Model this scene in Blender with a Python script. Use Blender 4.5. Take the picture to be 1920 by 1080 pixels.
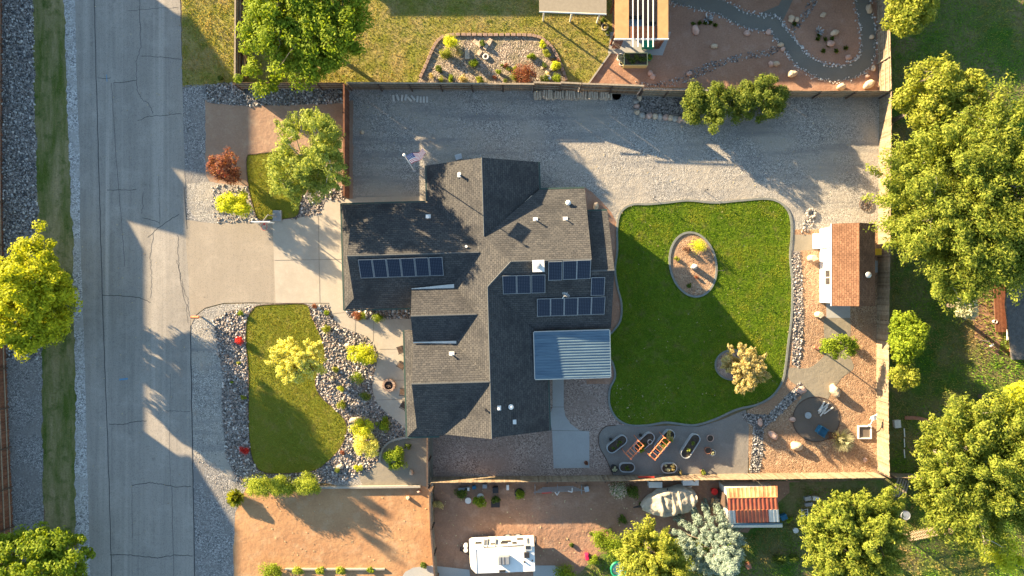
import bpy, math, random
import numpy as np
from mathutils import Vector, noise
from mathutils.geometry import tessellate_polygon
for o in list(bpy.data.objects): bpy.data.objects.remove(o)
SC = bpy.context.scene; COL = SC.collection
random.seed(7); RNG = np.random.default_rng(7)

# ------------------------------------------------------------------ camera, sky, sun, exposure
CAMH = 57.0; PXM = 22.5                       # metres above ground, photo pixels per metre on the ground
cd = bpy.data.cameras.new('camera'); cd.sensor_width = 36; cd.lens = 36 * PXM * CAMH / 1920
cd.clip_start = .5; cd.clip_end = 3000
cam = bpy.data.objects.new('camera', cd); COL.objects.link(cam)
cam.location = (0, 0, CAMH); cam.rotation_euler = (0, 0, 0); SC.camera = cam
SUN_EL = math.radians(14.5); SAZ = math.radians(35.8)      # shadows run right and down the picture
sdir = Vector((-math.cos(SAZ) * math.cos(SUN_EL), math.sin(SAZ) * math.cos(SUN_EL), math.sin(SUN_EL)))
sl = bpy.data.lights.new('sun', 'SUN'); sl.energy = 5.0; sl.angle = math.radians(.55); sl.color = (1, .76, .46)
so = bpy.data.objects.new('sun', sl); COL.objects.link(so)
so.rotation_euler = sdir.to_track_quat('Z', 'Y').to_euler(); so.location = sdir * 200
wd = bpy.data.worlds.new('World'); SC.world = wd; wd.use_nodes = True
wn = wd.node_tree; bgn = wn.nodes['Background']; sky = wn.nodes.new('ShaderNodeTexSky')
sky.sky_type = 'NISHITA'; sky.sun_disc = False; sky.sun_elevation = SUN_EL
sky.sun_rotation = math.atan2(sdir.x, sdir.y); sky.altitude = 1500; sky.air_density = 1.0; sky.dust_density = .6; sky.ozone_density = 3.5
tint = wn.nodes.new('ShaderNodeMix'); tint.data_type = 'RGBA'; tint.blend_type = 'MULTIPLY'; tint.inputs[0].default_value = 1; tint.inputs[7].default_value = (1.30, 1.02, .74, 1)
wn.links.new(sky.outputs[0], tint.inputs[6]); wn.links.new(tint.outputs[2], bgn.inputs[0]); bgn.inputs[1].default_value = .108
SC.view_settings.view_transform = 'Standard'; SC.view_settings.look = 'None'
SC.view_settings.exposure = 2.42; SC.view_settings.gamma = 1
SC.cycles.max_bounces = 6; SC.cycles.transparent_max_bounces = 4

# ------------------------------------------------------------------ helpers
def W(px, py, z=0.0):
    k = (CAMH - z) / (CAMH * PXM)
    return Vector(((px - 960) * k, (540 - py) * k, z))
def tag(o, label=None, cat=None, group=None, kind=None):
    if label: o['label'] = label
    if cat: o['category'] = cat
    if group: o['group'] = group
    if kind: o['kind'] = kind
    return o
def thing(name, label, cat, loc=(0, 0, 0), group=None):
    o = bpy.data.objects.new(name, None); COL.objects.link(o); o.location = loc; o.empty_display_size = .2
    return tag(o, label, cat, group)
def wloc(o):
    l = Vector(o.location)
    while o.parent: o = o.parent; l += Vector(o.location)
    return l
class MB:
    def __init__(s): s.v = []; s.f = []; s.m = []
    def add(s, vs, fs, mi=0):
        n = len(s.v); s.v += [tuple(v) for v in vs]
        for f in fs: s.f.append(tuple(i + n for i in f)); s.m.append(mi)
    def box(s, c, d, rz=0, mi=0, tilt=None):
        x, y, z = d[0] / 2, d[1] / 2, d[2] / 2; cr, sr = math.cos(rz), math.sin(rz)
        P = []
        for dz in (-z, z):
            for a, b in ((-x, -y), (x, -y), (x, y), (-x, y)):
                v = Vector((a, b, dz))
                if tilt: v = tilt @ v
                P.append((c[0] + v.x * cr - v.y * sr, c[1] + v.x * sr + v.y * cr, c[2] + v.z))
        s.add(P, [(3, 2, 1, 0), (4, 5, 6, 7), (0, 1, 5, 4), (1, 2, 6, 5), (2, 3, 7, 6), (3, 0, 4, 7)], mi); return s
    def cyl(s, c, r, h, n=14, r2=None, mi=0, sx=1, sy=1, rz=0):
        r2 = r if r2 is None else r2; P = []; cr, sr = math.cos(rz), math.sin(rz)
        for rr, z in ((r, 0), (r2, h)):
            for i in range(n):
                a = 2 * math.pi * i / n; x = rr * math.cos(a) * sx; y = rr * math.sin(a) * sy
                P.append((c[0] + x * cr - y * sr, c[1] + x * sr + y * cr, c[2] + z))
        s.add(P, [tuple(range(n - 1, -1, -1)), tuple(range(n, 2 * n))] + [(i, (i + 1) % n, n + (i + 1) % n, n + i) for i in range(n)], mi); return s
    def tube(s, p, q, r, r2=None, n=7, mi=0):
        p = Vector(p); q = Vector(q); d = q - p
        if d.length < 1e-6: return s
        r2 = r if r2 is None else r2; t = d.normalized()
        a = t.cross(Vector((0, 0, 1)) if abs(t.z) < .9 else Vector((1, 0, 0))).normalized(); b = t.cross(a)
        P = []
        for c, rr in ((p, r), (q, r2)):
            for i in range(n):
                g = 2 * math.pi * i / n; P.append(c + a * (rr * math.cos(g)) + b * (rr * math.sin(g)))
        s.add(P, [tuple(range(n)), tuple(range(2 * n - 1, n - 1, -1))] + [(i, n + i, n + (i + 1) % n, (i + 1) % n) for i in range(n)], mi); return s
    def path(s, pts, r, r2=None, n=6, mi=0):
        r2 = r if r2 is None else r2; m = len(pts) - 1
        for i in range(m): s.tube(pts[i], pts[i + 1], r + (r2 - r) * i / m, r + (r2 - r) * (i + 1) / m, n, mi)
        return s
    def ring(s, c, R, r, n=24, m=6, axis='z', mi=0, sx=1, sy=1, rz=0):
        P = []; F = []; cr, sr = math.cos(rz), math.sin(rz)
        for i in range(n):
            a = 2 * math.pi * i / n
            for j in range(m):
                b = 2 * math.pi * j / m; q = R + r * math.cos(b)
                x, y, z = q * math.cos(a) * sx, q * math.sin(a) * sy, r * math.sin(b)
                if axis == 'x': x, y, z = z, x, y
                P.append((c[0] + x * cr - y * sr, c[1] + x * sr + y * cr, c[2] + z))
                F.append((i * m + j, ((i + 1) % n) * m + j, ((i + 1) % n) * m + (j + 1) % m, i * m + (j + 1) % m))
        s.add(P, F, mi); return s
    def ball(s, c, rx, ry, rz, nu=14, nv=8, half=False, mi=0):
        P = []; F = []; lo = 0 if half else -math.pi / 2
        for j in range(nv + 1):
            t = lo + (math.pi / 2 - lo) * j / nv
            for i in range(nu):
                a = 2 * math.pi * i / nu
                P.append((c[0] + rx * math.cos(t) * math.cos(a), c[1] + ry * math.cos(t) * math.sin(a), c[2] + rz * math.sin(t)))
        for j in range(nv):
            for i in range(nu): F.append((j * nu + i, j * nu + (i + 1) % nu, (j + 1) * nu + (i + 1) % nu, (j + 1) * nu + i))
        s.add(P, F, mi); return s
    def prism(s, poly, z0, z1, mi=0):
        n = len(poly); P = [(p[0], p[1], z0) for p in poly] + [(p[0], p[1], z1) for p in poly]
        tri = tessellate_polygon([[Vector((p[0], p[1], 0)) for p in poly]])
        F = [tuple(t) for t in tri]; F = [f for f in F] + [tuple(i + n for i in f) for f in F]
        F += [(i, (i + 1) % n, n + (i + 1) % n, n + i) for i in range(n)]; s.add(P, F, mi); return s
    def extr(s, prof, d, mi=0):              # prof: closed 3-D loop, d: offset
        n = len(prof); P = [Vector(p) for p in prof] + [Vector(p) + Vector(d) for p in prof]
        s.add(P, [tuple(range(n)), tuple(range(2 * n - 1, n - 1, -1))] + [(i, n + i, n + (i + 1) % n, (i + 1) % n) for i in range(n)], mi); return s
    def face(s, vs, mi=0): s.add(vs, [tuple(range(len(vs)))], mi); return s
    def build(s, name, mat, parent=None, smooth=False, loc=None, bevel=0):
        if loc is None: loc = wloc(parent) if parent else Vector((0, 0, 0))
        me = bpy.data.meshes.new(name)
        me.from_pydata([(v[0] - loc[0], v[1] - loc[1], v[2] - loc[2]) for v in s.v], [], s.f)
        for m in (mat if isinstance(mat, (list, tuple)) else [mat]): me.materials.append(m)
        me.polygons.foreach_set('material_index', s.m)
        if smooth: me.polygons.foreach_set('use_smooth', [True] * len(me.polygons))
        o = bpy.data.objects.new(name, me); COL.objects.link(o)
        if parent: o.parent = parent
        else: o.location = loc
        if bevel:
            b = o.modifiers.new('bevel', 'BEVEL'); b.width = bevel; b.segments = 2; b.limit_method = 'ANGLE'
        return o
def bulk(name, V, k, mat, parent=None, smooth=False, faces=None, loc=None):
    """V (N,k,3): N polygons of k corners; or faces (F,3) with V (n,3)"""
    if loc is None: loc = wloc(parent) if parent else Vector((0, 0, 0))
    me = bpy.data.meshes.new(name)
    if faces is None:
        N = V.shape[0]; P = V.reshape(-1, 3); idx = np.arange(N * k)
    else:
        N = len(faces); P = V; idx = faces.ravel()
    P = (P - np.array(loc)).astype(np.float32)
    me.vertices.add(len(P)); me.vertices.foreach_set('co', P.ravel())
    me.loops.add(len(idx)); me.loops.foreach_set('vertex_index', idx.astype(np.int32))
    me.polygons.add(N); me.polygons.foreach_set('loop_start', (np.arange(N) * k).astype(np.int32))
    try: me.polygons.foreach_set('loop_total', np.full(N, k, np.int32))
    except Exception: pass
    me.materials.append(mat); me.update(calc_edges=True)
    if smooth: me.polygons.foreach_set('use_smooth', [True] * N)
    o = bpy.data.objects.new(name, me); COL.objects.link(o)
    if parent: o.parent = parent
    else: o.location = loc
    return o
def copytree(root, loc, rz=None, label=None):
    r = root.copy(); COL.objects.link(r); r.location = loc
    if rz is not None: r.rotation_euler = (0, 0, rz)
    if label: r['label'] = label
    for ch in root.children:
        c = ch.copy(); COL.objects.link(c); c.parent = r
        for g in ch.children: d = g.copy(); COL.objects.link(d); d.parent = c
    return r
def curve(pts, closed=True, n=6):
    P = [Vector((p[0], p[1])) for p in pts]; m = len(P); out = []
    for i in range(m if closed else m - 1):
        if closed: a, b, c, d = P[(i - 1) % m], P[i], P[(i + 1) % m], P[(i + 2) % m]
        else: a, b, c, d = P[max(i - 1, 0)], P[i], P[i + 1], P[min(i + 2, m - 1)]
        for k in range(n):
            t = k / n
            q = .5 * ((2 * b) + (c - a) * t + (2 * a - 5 * b + 4 * c - d) * t * t + (3 * b - a - 3 * c + d) * t ** 3); out.append((q.x, q.y))
    if not closed: out.append((P[-1].x, P[-1].y))
    return out
def rough(poly, amp=.12, step=.35, freq=1.6):
    out = []; m = len(poly)
    for i in range(m):
        a = Vector(poly[i]); b = Vector(poly[(i + 1) % m]); L = (b - a).length; k = max(1, int(L / step)) if L < 80 else 1
        for j in range(k):
            p = a.lerp(b, j / k); q = Vector((p.x * freq, p.y * freq, 3.1))
            out.append((p.x + amp * noise.noise(q), p.y + amp * noise.noise(q + Vector((9, 4, 7)))))
    return out
def WP(pts): return [tuple(W(*p)[:2]) for p in pts]
def sheet(name, pts, layer, mat, label=None, smooth=False, rg=0, kind='structure', world=False, n=6):
    p = pts if world else WP(pts)
    if smooth: p = curve(p, True, n)
    if rg: p = rough(p, rg)
    tri = tessellate_polygon([[Vector((a, b, 0)) for a, b in p]])
    me = bpy.data.meshes.new(name); z = .004 * layer
    area = sum(p[i][0] * p[(i + 1) % len(p)][1] - p[(i + 1) % len(p)][0] * p[i][1] for i in range(len(p)))
    me.from_pydata([(a, b, z) for a, b in p], [], [tuple(t) for t in tri]); me.materials.append(mat)
    for f in me.polygons:
        if f.normal.z < 0: f.flip()
    o = bpy.data.objects.new(name, me); COL.objects.link(o); return tag(o, label, None, None, kind), p
def inside(P, poly):
    x, y = P[:, 0], P[:, 1]; r = np.zeros(len(P), bool); q = np.array(poly); j = len(q) - 1
    for i in range(len(q)):
        xi, yi = q[i]; xj, yj = q[j]
        c = ((yi > y) != (yj > y)) & (x < (xj - xi) * (y - yi) / ((yj - yi) or 1e-9) + xi); r ^= c; j = i
    return r
def sample(poly, dens, holes=()):
    q = np.array(poly); lo = q.min(0); hi = q.max(0); n = int((hi - lo).prod() * dens)
    P = lo + RNG.random((n, 2)) * (hi - lo); k = inside(P, poly)
    for h in holes: k &= ~inside(P, h)
    return P[k]
def band(pts, width, closed=True):           # list of (left,right) pairs along a polyline
    m = len(pts); out = []
    for i in range(m):
        a = Vector(pts[(i - 1) % m] if closed else pts[max(i - 1, 0)]); b = Vector(pts[(i + 1) % m] if closed else pts[min(i + 1, m - 1)])
        t = (b - a).normalized(); nn = Vector((-t.y, t.x)) * width / 2; p = Vector(pts[i]); out.append((p - nn, p + nn))
    return out
def kerb(name, pts, width, z0, z1, mat, label, cat='edging', closed=True, parent=None):
    B = band(pts, width, closed); m = len(B); V = []; F = []
    for a, b in B: V += [(a.x, a.y, z0), (b.x, b.y, z0), (b.x, b.y, z1), (a.x, a.y, z1)]
    for i in range(m if closed else m - 1):
        j = (i + 1) % m
        for k in range(4): F.append((i * 4 + k, j * 4 + k, j * 4 + (k + 1) % 4, i * 4 + (k + 1) % 4))
    if not closed: F += [(0, 1, 2, 3), ((m - 1) * 4 + 3, (m - 1) * 4 + 2, (m - 1) * 4 + 1, (m - 1) * 4)]
    mb = MB(); mb.add(V, F); o = mb.build(name, mat, parent)
    return o if parent else tag(o, label, cat)
def ribbon(mb, pts, width, z, jit=.0):
    B = band([(p[0] + random.uniform(-jit, jit), p[1] + random.uniform(-jit, jit)) for p in pts], width, False)
    for i in range(len(B) - 1): mb.face([(B[i][0].x, B[i][0].y, z), (B[i + 1][0].x, B[i + 1][0].y, z), (B[i + 1][1].x, B[i + 1][1].y, z), (B[i][1].x, B[i][1].y, z)])

# ------------------------------------------------------------------ materials
def newmat(name):
    m = bpy.data.materials.new(name); m.use_nodes = True; nt = m.node_tree
    return m, nt, nt.nodes['Principled BSDF']
def N(nt, t, **kw):
    n = nt.nodes.new(t)
    for k, v in kw.items():
        if k in n.inputs: n.inputs[k].default_value = v
        else: setattr(n, k, v)
    return n
def ramp(nt, cols, interp='LINEAR'):
    r = nt.nodes.new('ShaderNodeValToRGB'); e = r.color_ramp; e.interpolation = interp
    while len(e.elements) < len(cols): e.elements.new(.5)
    for i, c in enumerate(cols):
        p, c = c if isinstance(c[1], (tuple, list)) else (i / max(1, len(cols) - 1) if interp == 'LINEAR' else i / len(cols), c)
        e.elements[i].position = p; e.elements[i].color = (*c, 1)
    return r
def mixc(nt, a, b, fac, mode='MIX'):
    m = nt.nodes.new('ShaderNodeMix'); m.data_type = 'RGBA'; m.blend_type = mode
    for s, v in ((6, a), (7, b), (0, fac)):
        if isinstance(v, (int, float)): m.inputs[s].default_value = v
        elif isinstance(v, tuple): m.inputs[s].default_value = (*v, 1)
        else: nt.links.new(v, m.inputs[s])
    return m.outputs[2]
def pos(nt): return nt.nodes.new('ShaderNodeNewGeometry').outputs['Position']
def mapped(nt, sc=(1, 1, 1), rz=0):
    m = nt.nodes.new('ShaderNodeMapping'); m.inputs['Scale'].default_value = sc; m.inputs['Rotation'].default_value = (0, 0, rz)
    nt.links.new(pos(nt), m.inputs[0]); return m.outputs[0]
def noisef(nt, scale, vec=None, detail=4, rough=.6):
    n = N(nt, 'ShaderNodeTexNoise', Scale=scale, Detail=detail, Roughness=rough)
    nt.links.new(vec or pos(nt), n.inputs['Vector']); return n.outputs['Fac']
def contrast(nt, v, lo, hi):
    m = nt.nodes.new('ShaderNodeMapRange'); m.inputs[1].default_value = lo; m.inputs[2].default_value = hi; nt.links.new(v, m.inputs[0]); return m.outputs[0]
def bump(nt, b, h, dist, strength=1):
    n = N(nt, 'ShaderNodeBump', Strength=strength, Distance=dist); nt.links.new(h, n.inputs['Height'])
    if b.inputs['Normal'].links: nt.links.new(b.inputs['Normal'].links[0].from_socket, n.inputs['Normal'])
    nt.links.new(n.outputs[0], b.inputs['Normal'])
def gravel(name, cols, cell=14, patch=None, pscale=.35, bmp=.02, track=None, relief=None):
    m, nt, b = newmat(name); v = N(nt, 'ShaderNodeTexVoronoi', Scale=cell); nt.links.new(pos(nt), v.inputs['Vector'])
    s = nt.nodes.new('ShaderNodeSeparateColor'); nt.links.new(v.outputs['Color'], s.inputs[0])
    c = ramp(nt, cols); nt.links.new(s.outputs[0], c.inputs[0]); col = c.outputs[0]
    if patch: col = mixc(nt, col, patch, contrast(nt, noisef(nt, pscale), .42, .68))
    if track: col = mixc(nt, col, track, contrast(nt, noisef(nt, 1, mapped(nt, (.12, 1.1, 1))), .5, .75))
    f = noisef(nt, 3.0); col = mixc(nt, col, (.55, .55, .55), contrast(nt, f, .4, .75), 'MULTIPLY') if False else col
    nt.links.new(col, b.inputs['Base Color']); b.inputs['Roughness'].default_value = .95; b.inputs['Specular IOR Level'].default_value = .2
    bump(nt, b, v.outputs['Distance'], -bmp)
    bump(nt, b, noisef(nt, 1.6, detail=6), relief or .10)
    return m
def ground(name, c1, c2, c3=None, s1=.3, s2=5, bmp=.03, relief=.15, fine=(.75, 1.2), stretch=None, rscale=1.8):
    m, nt, b = newmat(name); vec = mapped(nt, stretch) if stretch else pos(nt)
    col = mixc(nt, c1, c2, contrast(nt, noisef(nt, s1, vec, 6, .65), .38, .64))
    if c3: col = mixc(nt, col, c3, contrast(nt, noisef(nt, s1 * 2.7, mapped(nt, (1, 1, 1), .7), 5), .52, .72))
    f = noisef(nt, s2, None, 5, .8); g = contrast(nt, f, .25, .75)
    mr = nt.nodes.new('ShaderNodeMapRange'); mr.inputs[3].default_value = fine[0]; mr.inputs[4].default_value = fine[1]; nt.links.new(g, mr.inputs[0])
    cc = nt.nodes.new('ShaderNodeCombineColor')
    for i in range(3): nt.links.new(mr.outputs[0], cc.inputs[i])
    col = mixc(nt, col, cc.outputs[0], 1.0, 'MULTIPLY')
    nt.links.new(col, b.inputs['Base Color']); b.inputs['Roughness'].default_value = .95; b.inputs['Specular IOR Level'].default_value = .15
    bump(nt, b, noisef(nt, s2 * 1.7, detail=5, rough=.8), bmp)
    if relief: bump(nt, b, noisef(nt, rscale, detail=5), relief)
    return m
def plain(name, c, rough=.6, metal=0, var=.12, scale=6, bmp=0, spec=.3):
    m, nt, b = newmat(name)
    f = contrast(nt, noisef(nt, scale), .3, .7)
    col = mixc(nt, tuple(x * (1 - var) for x in c), tuple(min(1, x * (1 + var)) for x in c), f)
    nt.links.new(col, b.inputs['Base Color']); b.inputs['Roughness'].default_value = rough; b.inputs['Metallic'].default_value = metal
    b.inputs['Specular IOR Level'].default_value = spec
    if bmp: bump(nt, b, noisef(nt, scale * 3), bmp)
    return m
def islands(name, cols, rough=.9, bmp=0, translucent=0, fine=0, spec=.2, interp='LINEAR', patch=None):
    m, nt, b = newmat(name); g = nt.nodes.new('ShaderNodeNewGeometry')
    c = ramp(nt, cols, interp); nt.links.new(g.outputs['Random Per Island'], c.inputs[0]); col = c.outputs[0]
    if fine:
        f = contrast(nt, noisef(nt, fine), .3, .7); col = mixc(nt, col, (.6, .6, .6), f, 'MULTIPLY')
    if patch: col = mixc(nt, col, patch[0], contrast(nt, noisef(nt, patch[1], None, 6, .65), patch[2], patch[3]))
    nt.links.new(col, b.inputs['Base Color']); b.inputs['Roughness'].default_value = rough; b.inputs['Specular IOR Level'].default_value = spec
    if bmp: bump(nt, b, noisef(nt, 12), bmp)
    if translucent:
        t = nt.nodes.new('ShaderNodeBsdfTranslucent'); nt.links.new(mixc(nt, col, (1.25, 1.2, .5), 1.0, 'MULTIPLY'), t.inputs[0])
        x = nt.nodes.new('ShaderNodeMixShader'); x.inputs[0].default_value = translucent
        nt.links.new(b.outputs[0], x.inputs[1]); nt.links.new(t.outputs[0], x.inputs[2]); nt.links.new(x.outputs[0], nt.nodes['Material Output'].inputs[0])
    return m
def shingles(name, c1, c2, axis, rot=math.radians(1.6), row=.16, bmp=.02, dark=.55, mort=.012):
    m, nt, b = newmat(name); mp = nt.nodes.new('ShaderNodeMapping'); mp.vector_type = 'TEXTURE'
    mp.inputs['Rotation'].default_value = (0, 0, rot + (math.pi / 2 if axis == 'y' else 0)); nt.links.new(pos(nt), mp.inputs[0])
    br = N(nt, 'ShaderNodeTexBrick', Scale=1.0); br.inputs['Mortar Size'].default_value = mort; br.inputs['Brick Width'].default_value = .30; br.inputs['Row Height'].default_value = row
    br.inputs['Color1'].default_value = (*c1, 1); br.inputs['Color2'].default_value = (*c2, 1); br.inputs['Mortar'].default_value = (*(x * dark for x in c1), 1)
    nt.links.new(mp.outputs[0], br.inputs['Vector'])
    col = mixc(nt, br.outputs['Color'], tuple(x * 1.5 for x in c2), contrast(nt, noisef(nt, 9, detail=6, rough=.8), .45, .85))
    col = mixc(nt, col, tuple(x * .7 for x in c1), contrast(nt, noisef(nt, .5), .5, .8))
    nt.links.new(col, b.inputs['Base Color']); b.inputs['Roughness'].default_value = .95; b.inputs['Specular IOR Level'].default_value = .15
    bump(nt, b, br.outputs['Fac'], -bmp); bump(nt, b, noisef(nt, 30, detail=3), .006)
    return m
# ------------------------------------------------------------------ palette (real base colours)
M = {}
M['soil'] = ground('soil', (.20, .135, .085), (.12, .115, .05), (.25, .18, .11), .12, 4, .03, .15)
M['asphalt'] = None
def asphalt(name, base, alt, cell=22):
    m, nt, b = newmat(name)
    col = mixc(nt, base, alt, contrast(nt, noisef(nt, 1, mapped(nt, (1.3, .05, 1)), 6, .7), .35, .68))
    col = mixc(nt, col, tuple(x * 1.18 for x in alt), contrast(nt, noisef(nt, .5, None, 6, .7), .5, .8))
    col = mixc(nt, col, tuple(x * .62 for x in base), contrast(nt, noisef(nt, .9, mapped(nt, (1, .6, 1), .3), 5, .75), .62, .80))
    col = mixc(nt, col, tuple(x * 1.2 for x in alt), contrast(nt, noisef(nt, .6, mapped(nt, (2.2, .03, 1), .02), 3, .5), .56, .72))
    v = N(nt, 'ShaderNodeTexVoronoi', Scale=cell); nt.links.new(pos(nt), v.inputs['Vector'])
    s = nt.nodes.new('ShaderNodeSeparateColor'); nt.links.new(v.outputs['Color'], s.inputs[0])
    c = ramp(nt, [(.62, .62, .62), (1, 1, 1), (1.0, 1.0, 1.0), (1.0, .98, .95)]); nt.links.new(s.outputs[0], c.inputs[0])
    col = mixc(nt, col, c.outputs[0], .75, 'MULTIPLY')
    nt.links.new(col, b.inputs['Base Color']); b.inputs['Roughness'].default_value = .9; b.inputs['Specular IOR Level'].default_value = .25
    bump(nt, b, v.outputs['Distance'], -.004); bump(nt, b, noisef(nt, .8, detail=4), .02); return m
M['road'] = asphalt('weathered_asphalt', (.235, .218, .195), (.315, .29, .258))
M['apron'] = asphalt('tan_asphalt', (.275, .24, .195), (.31, .27, .22), 26)
M['crack'] = plain('crack_tar', (.05, .05, .052), .8, var=.3)
M['concrete'] = ground('concrete', (.40, .36, .30), (.36, .32, .265), (.43, .385, .32), .5, 9, .002, .01, (.9, 1.06))
M['conc_blue'] = ground('pale_concrete', (.36, .36, .345), (.33, .33, .32), None, .5, 9, .002, .01, (.9, 1.06))
M['joint'] = plain('joint', (.16, .14, .12), .9)
M['cgravel'] = gravel('grey_gravel', [(.09, .087, .082), (.21, .20, .185), (.28, .265, .24), (.36, .34, .31), (.51, .485, .44)], 18, (.35, .315, .265), .22, .02, relief=.06, track=(.20, .195, .19))
M['fgravel'] = gravel('blue_grey_gravel', [(.07, .07, .072), (.15, .148, .145), (.21, .205, .20), (.27, .26, .25), (.42, .41, .40)], 14, (.20, .19, .18), .4, .02, relief=.05)
M['finegrey'] = ground('fine_grey_gravel', (.215, .20, .18), (.185, .17, .155), (.24, .22, .195), .4, 14, .012, .04, (.75, 1.2))
M['ditchblades'] = islands('ditch_blades', [(.10, .14, .02), (.20, .19, .06), (.34, .28, .14)], .8, translucent=.3)
M['pgravel'] = gravel('brown_gravel', [(.11, .08, .066), (.24, .175, .145), (.30, .22, .18), (.36, .275, .225), (.46, .37, .315)], 14, (.26, .19, .155), .4, .02, relief=.05)
M['wgravel'] = gravel('white_shoulder_gravel', [(.10, .10, .10), (.30, .295, .29), (.42, .41, .40), (.60, .59, .57)], 12, (.33, .32, .30), .6, .02)
M['bedsoil'] = gravel('rock_bed_soil', [(.05, .045, .042), (.14, .125, .11), (.25, .22, .20), (.38, .35, .32)], 9, None, .4, .04)
M['pinkdirt'] = ground('pink_dirt', (.34, .225, .155), (.30, .195, .135), (.37, .26, .18), .4, 7, .012, .05, (.82, 1.15))
M['orange'] = ground('orange_dirt', (.42, .245, .125), (.34, .185, .095), (.44, .285, .165), .3, 6, .010, .05, (.82, 1.15))
M['redgravel'] = ground('red_gravel', (.34, .20, .135), (.29, .165, .11), (.37, .235, .17), .35, 8, .02, .06, (.7, 1.25))
M['tangravel'] = gravel('tan_gravel', [(.15, .095, .062), (.28, .18, .115), (.34, .215, .13), (.38, .255, .16), (.48, .355, .245)], 14, (.30, .185, .115), .4, .03, relief=.13)
M['path'] = ground('path_fines', (.255, .225, .175), (.225, .20, .155), None, .5, 12, .008, .04, (.85, 1.12))
M['greenpath'] = ground('grey_path_fines', (.175, .165, .14), (.15, .145, .125), None, .5, 12, .008, .04, (.85, 1.12))
M['darkpatio'] = ground('dark_patio_fines', (.16, .13, .105), (.14, .115, .095), None, .5, 12, .006, .02, (.9, 1.1))
M['nbrdirt'] = ground('reddish_lot_dirt', (.31, .185, .125), (.25, .15, .10), (.34, .225, .16), .35, 6, .015, .10, (.75, 1.2))
M['lawn'] = ground('lawn_soil', (.085, .145, .010), (.125, .185, .014), (.16, .16, .04), .45, 9, .06, .10, (.6, 1.3))
M['frontlawn'] = ground('front_lawn_soil', (.15, .175, .018), (.19, .20, .026), (.24, .21, .05), .4, 9, .05, .08, (.7, 1.25))
M['drylawn'] = ground('dry_lawn_soil', (.22, .22, .04), (.34, .27, .11), (.14, .18, .02), .55, 6, .06, .12, (.65, 1.25))
M['verge'] = ground('verge_turf_soil', (.085, .12, .022), (.30, .25, .13), (.06, .10, .016), .40, 7, .05, .08, (.6, 1.3), (2.2, .35, 1))
M['backgrass'] = ground('rough_grass_soil', (.06, .13, .016), (.22, .17, .085), (.07, .15, .018), .22, 6, .06, .2, (.6, 1.3))
def blades(name, c, patch=None): return islands(name, c, .8, translucent=.35, patch=patch)
M['b_lawn'] = blades('lawn_blades', [(.09, .20, .006), (.16, .28, .010), (.27, .36, .018)], ((.42, .38, .05), .55, .47, .72))
M['b_front'] = blades('front_lawn_blades', [(.20, .22, .018), (.28, .28, .03), (.40, .34, .07)], ((.40, .32, .10), .5, .48, .72))
M['b_dry'] = blades('dry_blades', [(.17, .22, .02), (.28, .29, .06), (.42, .36, .14)], ((.50, .38, .18), .45, .45, .62))
M['b_rough'] = blades('rough_blades', [(.10, .25, .014), (.15, .31, .02), (.26, .34, .05)], ((.34, .25, .11), .18, .46, .58))
M['rocks'] = islands('river_rocks', [(.09, .085, .085), (.22, .20, .19), (.34, .30, .27), (.30, .22, .18), (.50, .47, .44), (.70, .67, .63)], .8, .01, fine=8)
M['rocksblue'] = islands('grey_river_rocks', [(.06, .062, .066), (.16, .16, .165), (.28, .28, .275), (.40, .39, .38), (.62, .61, .59)], .8, .01, fine=8)
M['whiterock'] = islands('white_rocks', [(.22, .21, .21), (.45, .44, .42), (.65, .63, .60)], .85, .01)
M['boulder'] = plain('boulder_tan', (.52, .40, .28), .9, var=.25, scale=3, bmp=.05)
M['boulderpink'] = plain('boulder_pink', (.50, .33, .26), .9, var=.3, scale=3, bmp=.05)
M['bouldergrey'] = plain('boulder_grey', (.38, .35, .31), .9, var=.3, scale=4, bmp=.05)
M['edging'] = plain('concrete_edging', (.165, .175, .16), .85, var=.15, scale=3)
M['edgelight'] = plain('pale_edging', (.30, .28, .24), .85, var=.15)
M['wood_tan'] = islands('weathered_boards', [(.23, .17, .11), (.31, .24, .16), (.37, .295, .205), (.27, .21, .145)], .85, .01, fine=4)
M['wood_brown'] = islands('brown_boards', [(.13, .085, .055), (.18, .115, .075), (.23, .155, .10)], .85, .01, fine=4)
M['wood_red'] = islands('red_brown_boards', [(.15, .065, .04), (.20, .085, .05), (.24, .11, .065)], .8, .01, fine=4)
M['wood_dark'] = plain('dark_wood', (.09, .06, .045), .8, var=.3)
M['rail'] = plain('weathered_rail', (.28, .23, .17), .85, var=.25)
M['ochre'] = plain('ochre_panel', (.50, .28, .12), .7, var=.12, scale=2)
M['orangewood'] = plain('orange_stained_wood', (.62, .20, .09), .7, var=.2)
M['white'] = plain('white_paint', (.72, .71, .68), .5, var=.04, scale=3)
M['offwhite'] = plain('offwhite_paint', (.60, .58, .53), .6, var=.08, scale=3)
M['steel_grey'] = plain('grey_steel', (.26, .27, .28), .5, .3, var=.1)  # the steel's own even mid grey
M['galv'] = plain('galvanised_steel', (.42, .44, .45), .45, .55, var=.12)
M['black'] = plain('black_metal', (.025, .025, .028), .5, var=.2)
M['stucco'] = plain('stucco_wall', (.42, .36, .28), .9, var=.06, scale=8, bmp=.005)
M['trim'] = plain('eave_trim', (.10, .095, .085), .6, var=.1)
M['trimgreen'] = plain('dark_green_gutter', (.04, .07, .06), .5, var=.1)
M['glass'] = plain('window_glass', (.03, .035, .04), .1, var=.1, spec=.8)
M['roof_x'] = shingles('charcoal_shingles_ns', (.044, .045, .048), (.078, .076, .074), 'y')
M['roof_y'] = shingles('charcoal_shingles_ew', (.044, .045, .048), (.078, .076, .074), 'x')
M['shedroof'] = shingles('brown_shingles', (.13, .068, .042), (.21, .115, .070), 'y', 0, .15, .012, .5)
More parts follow.
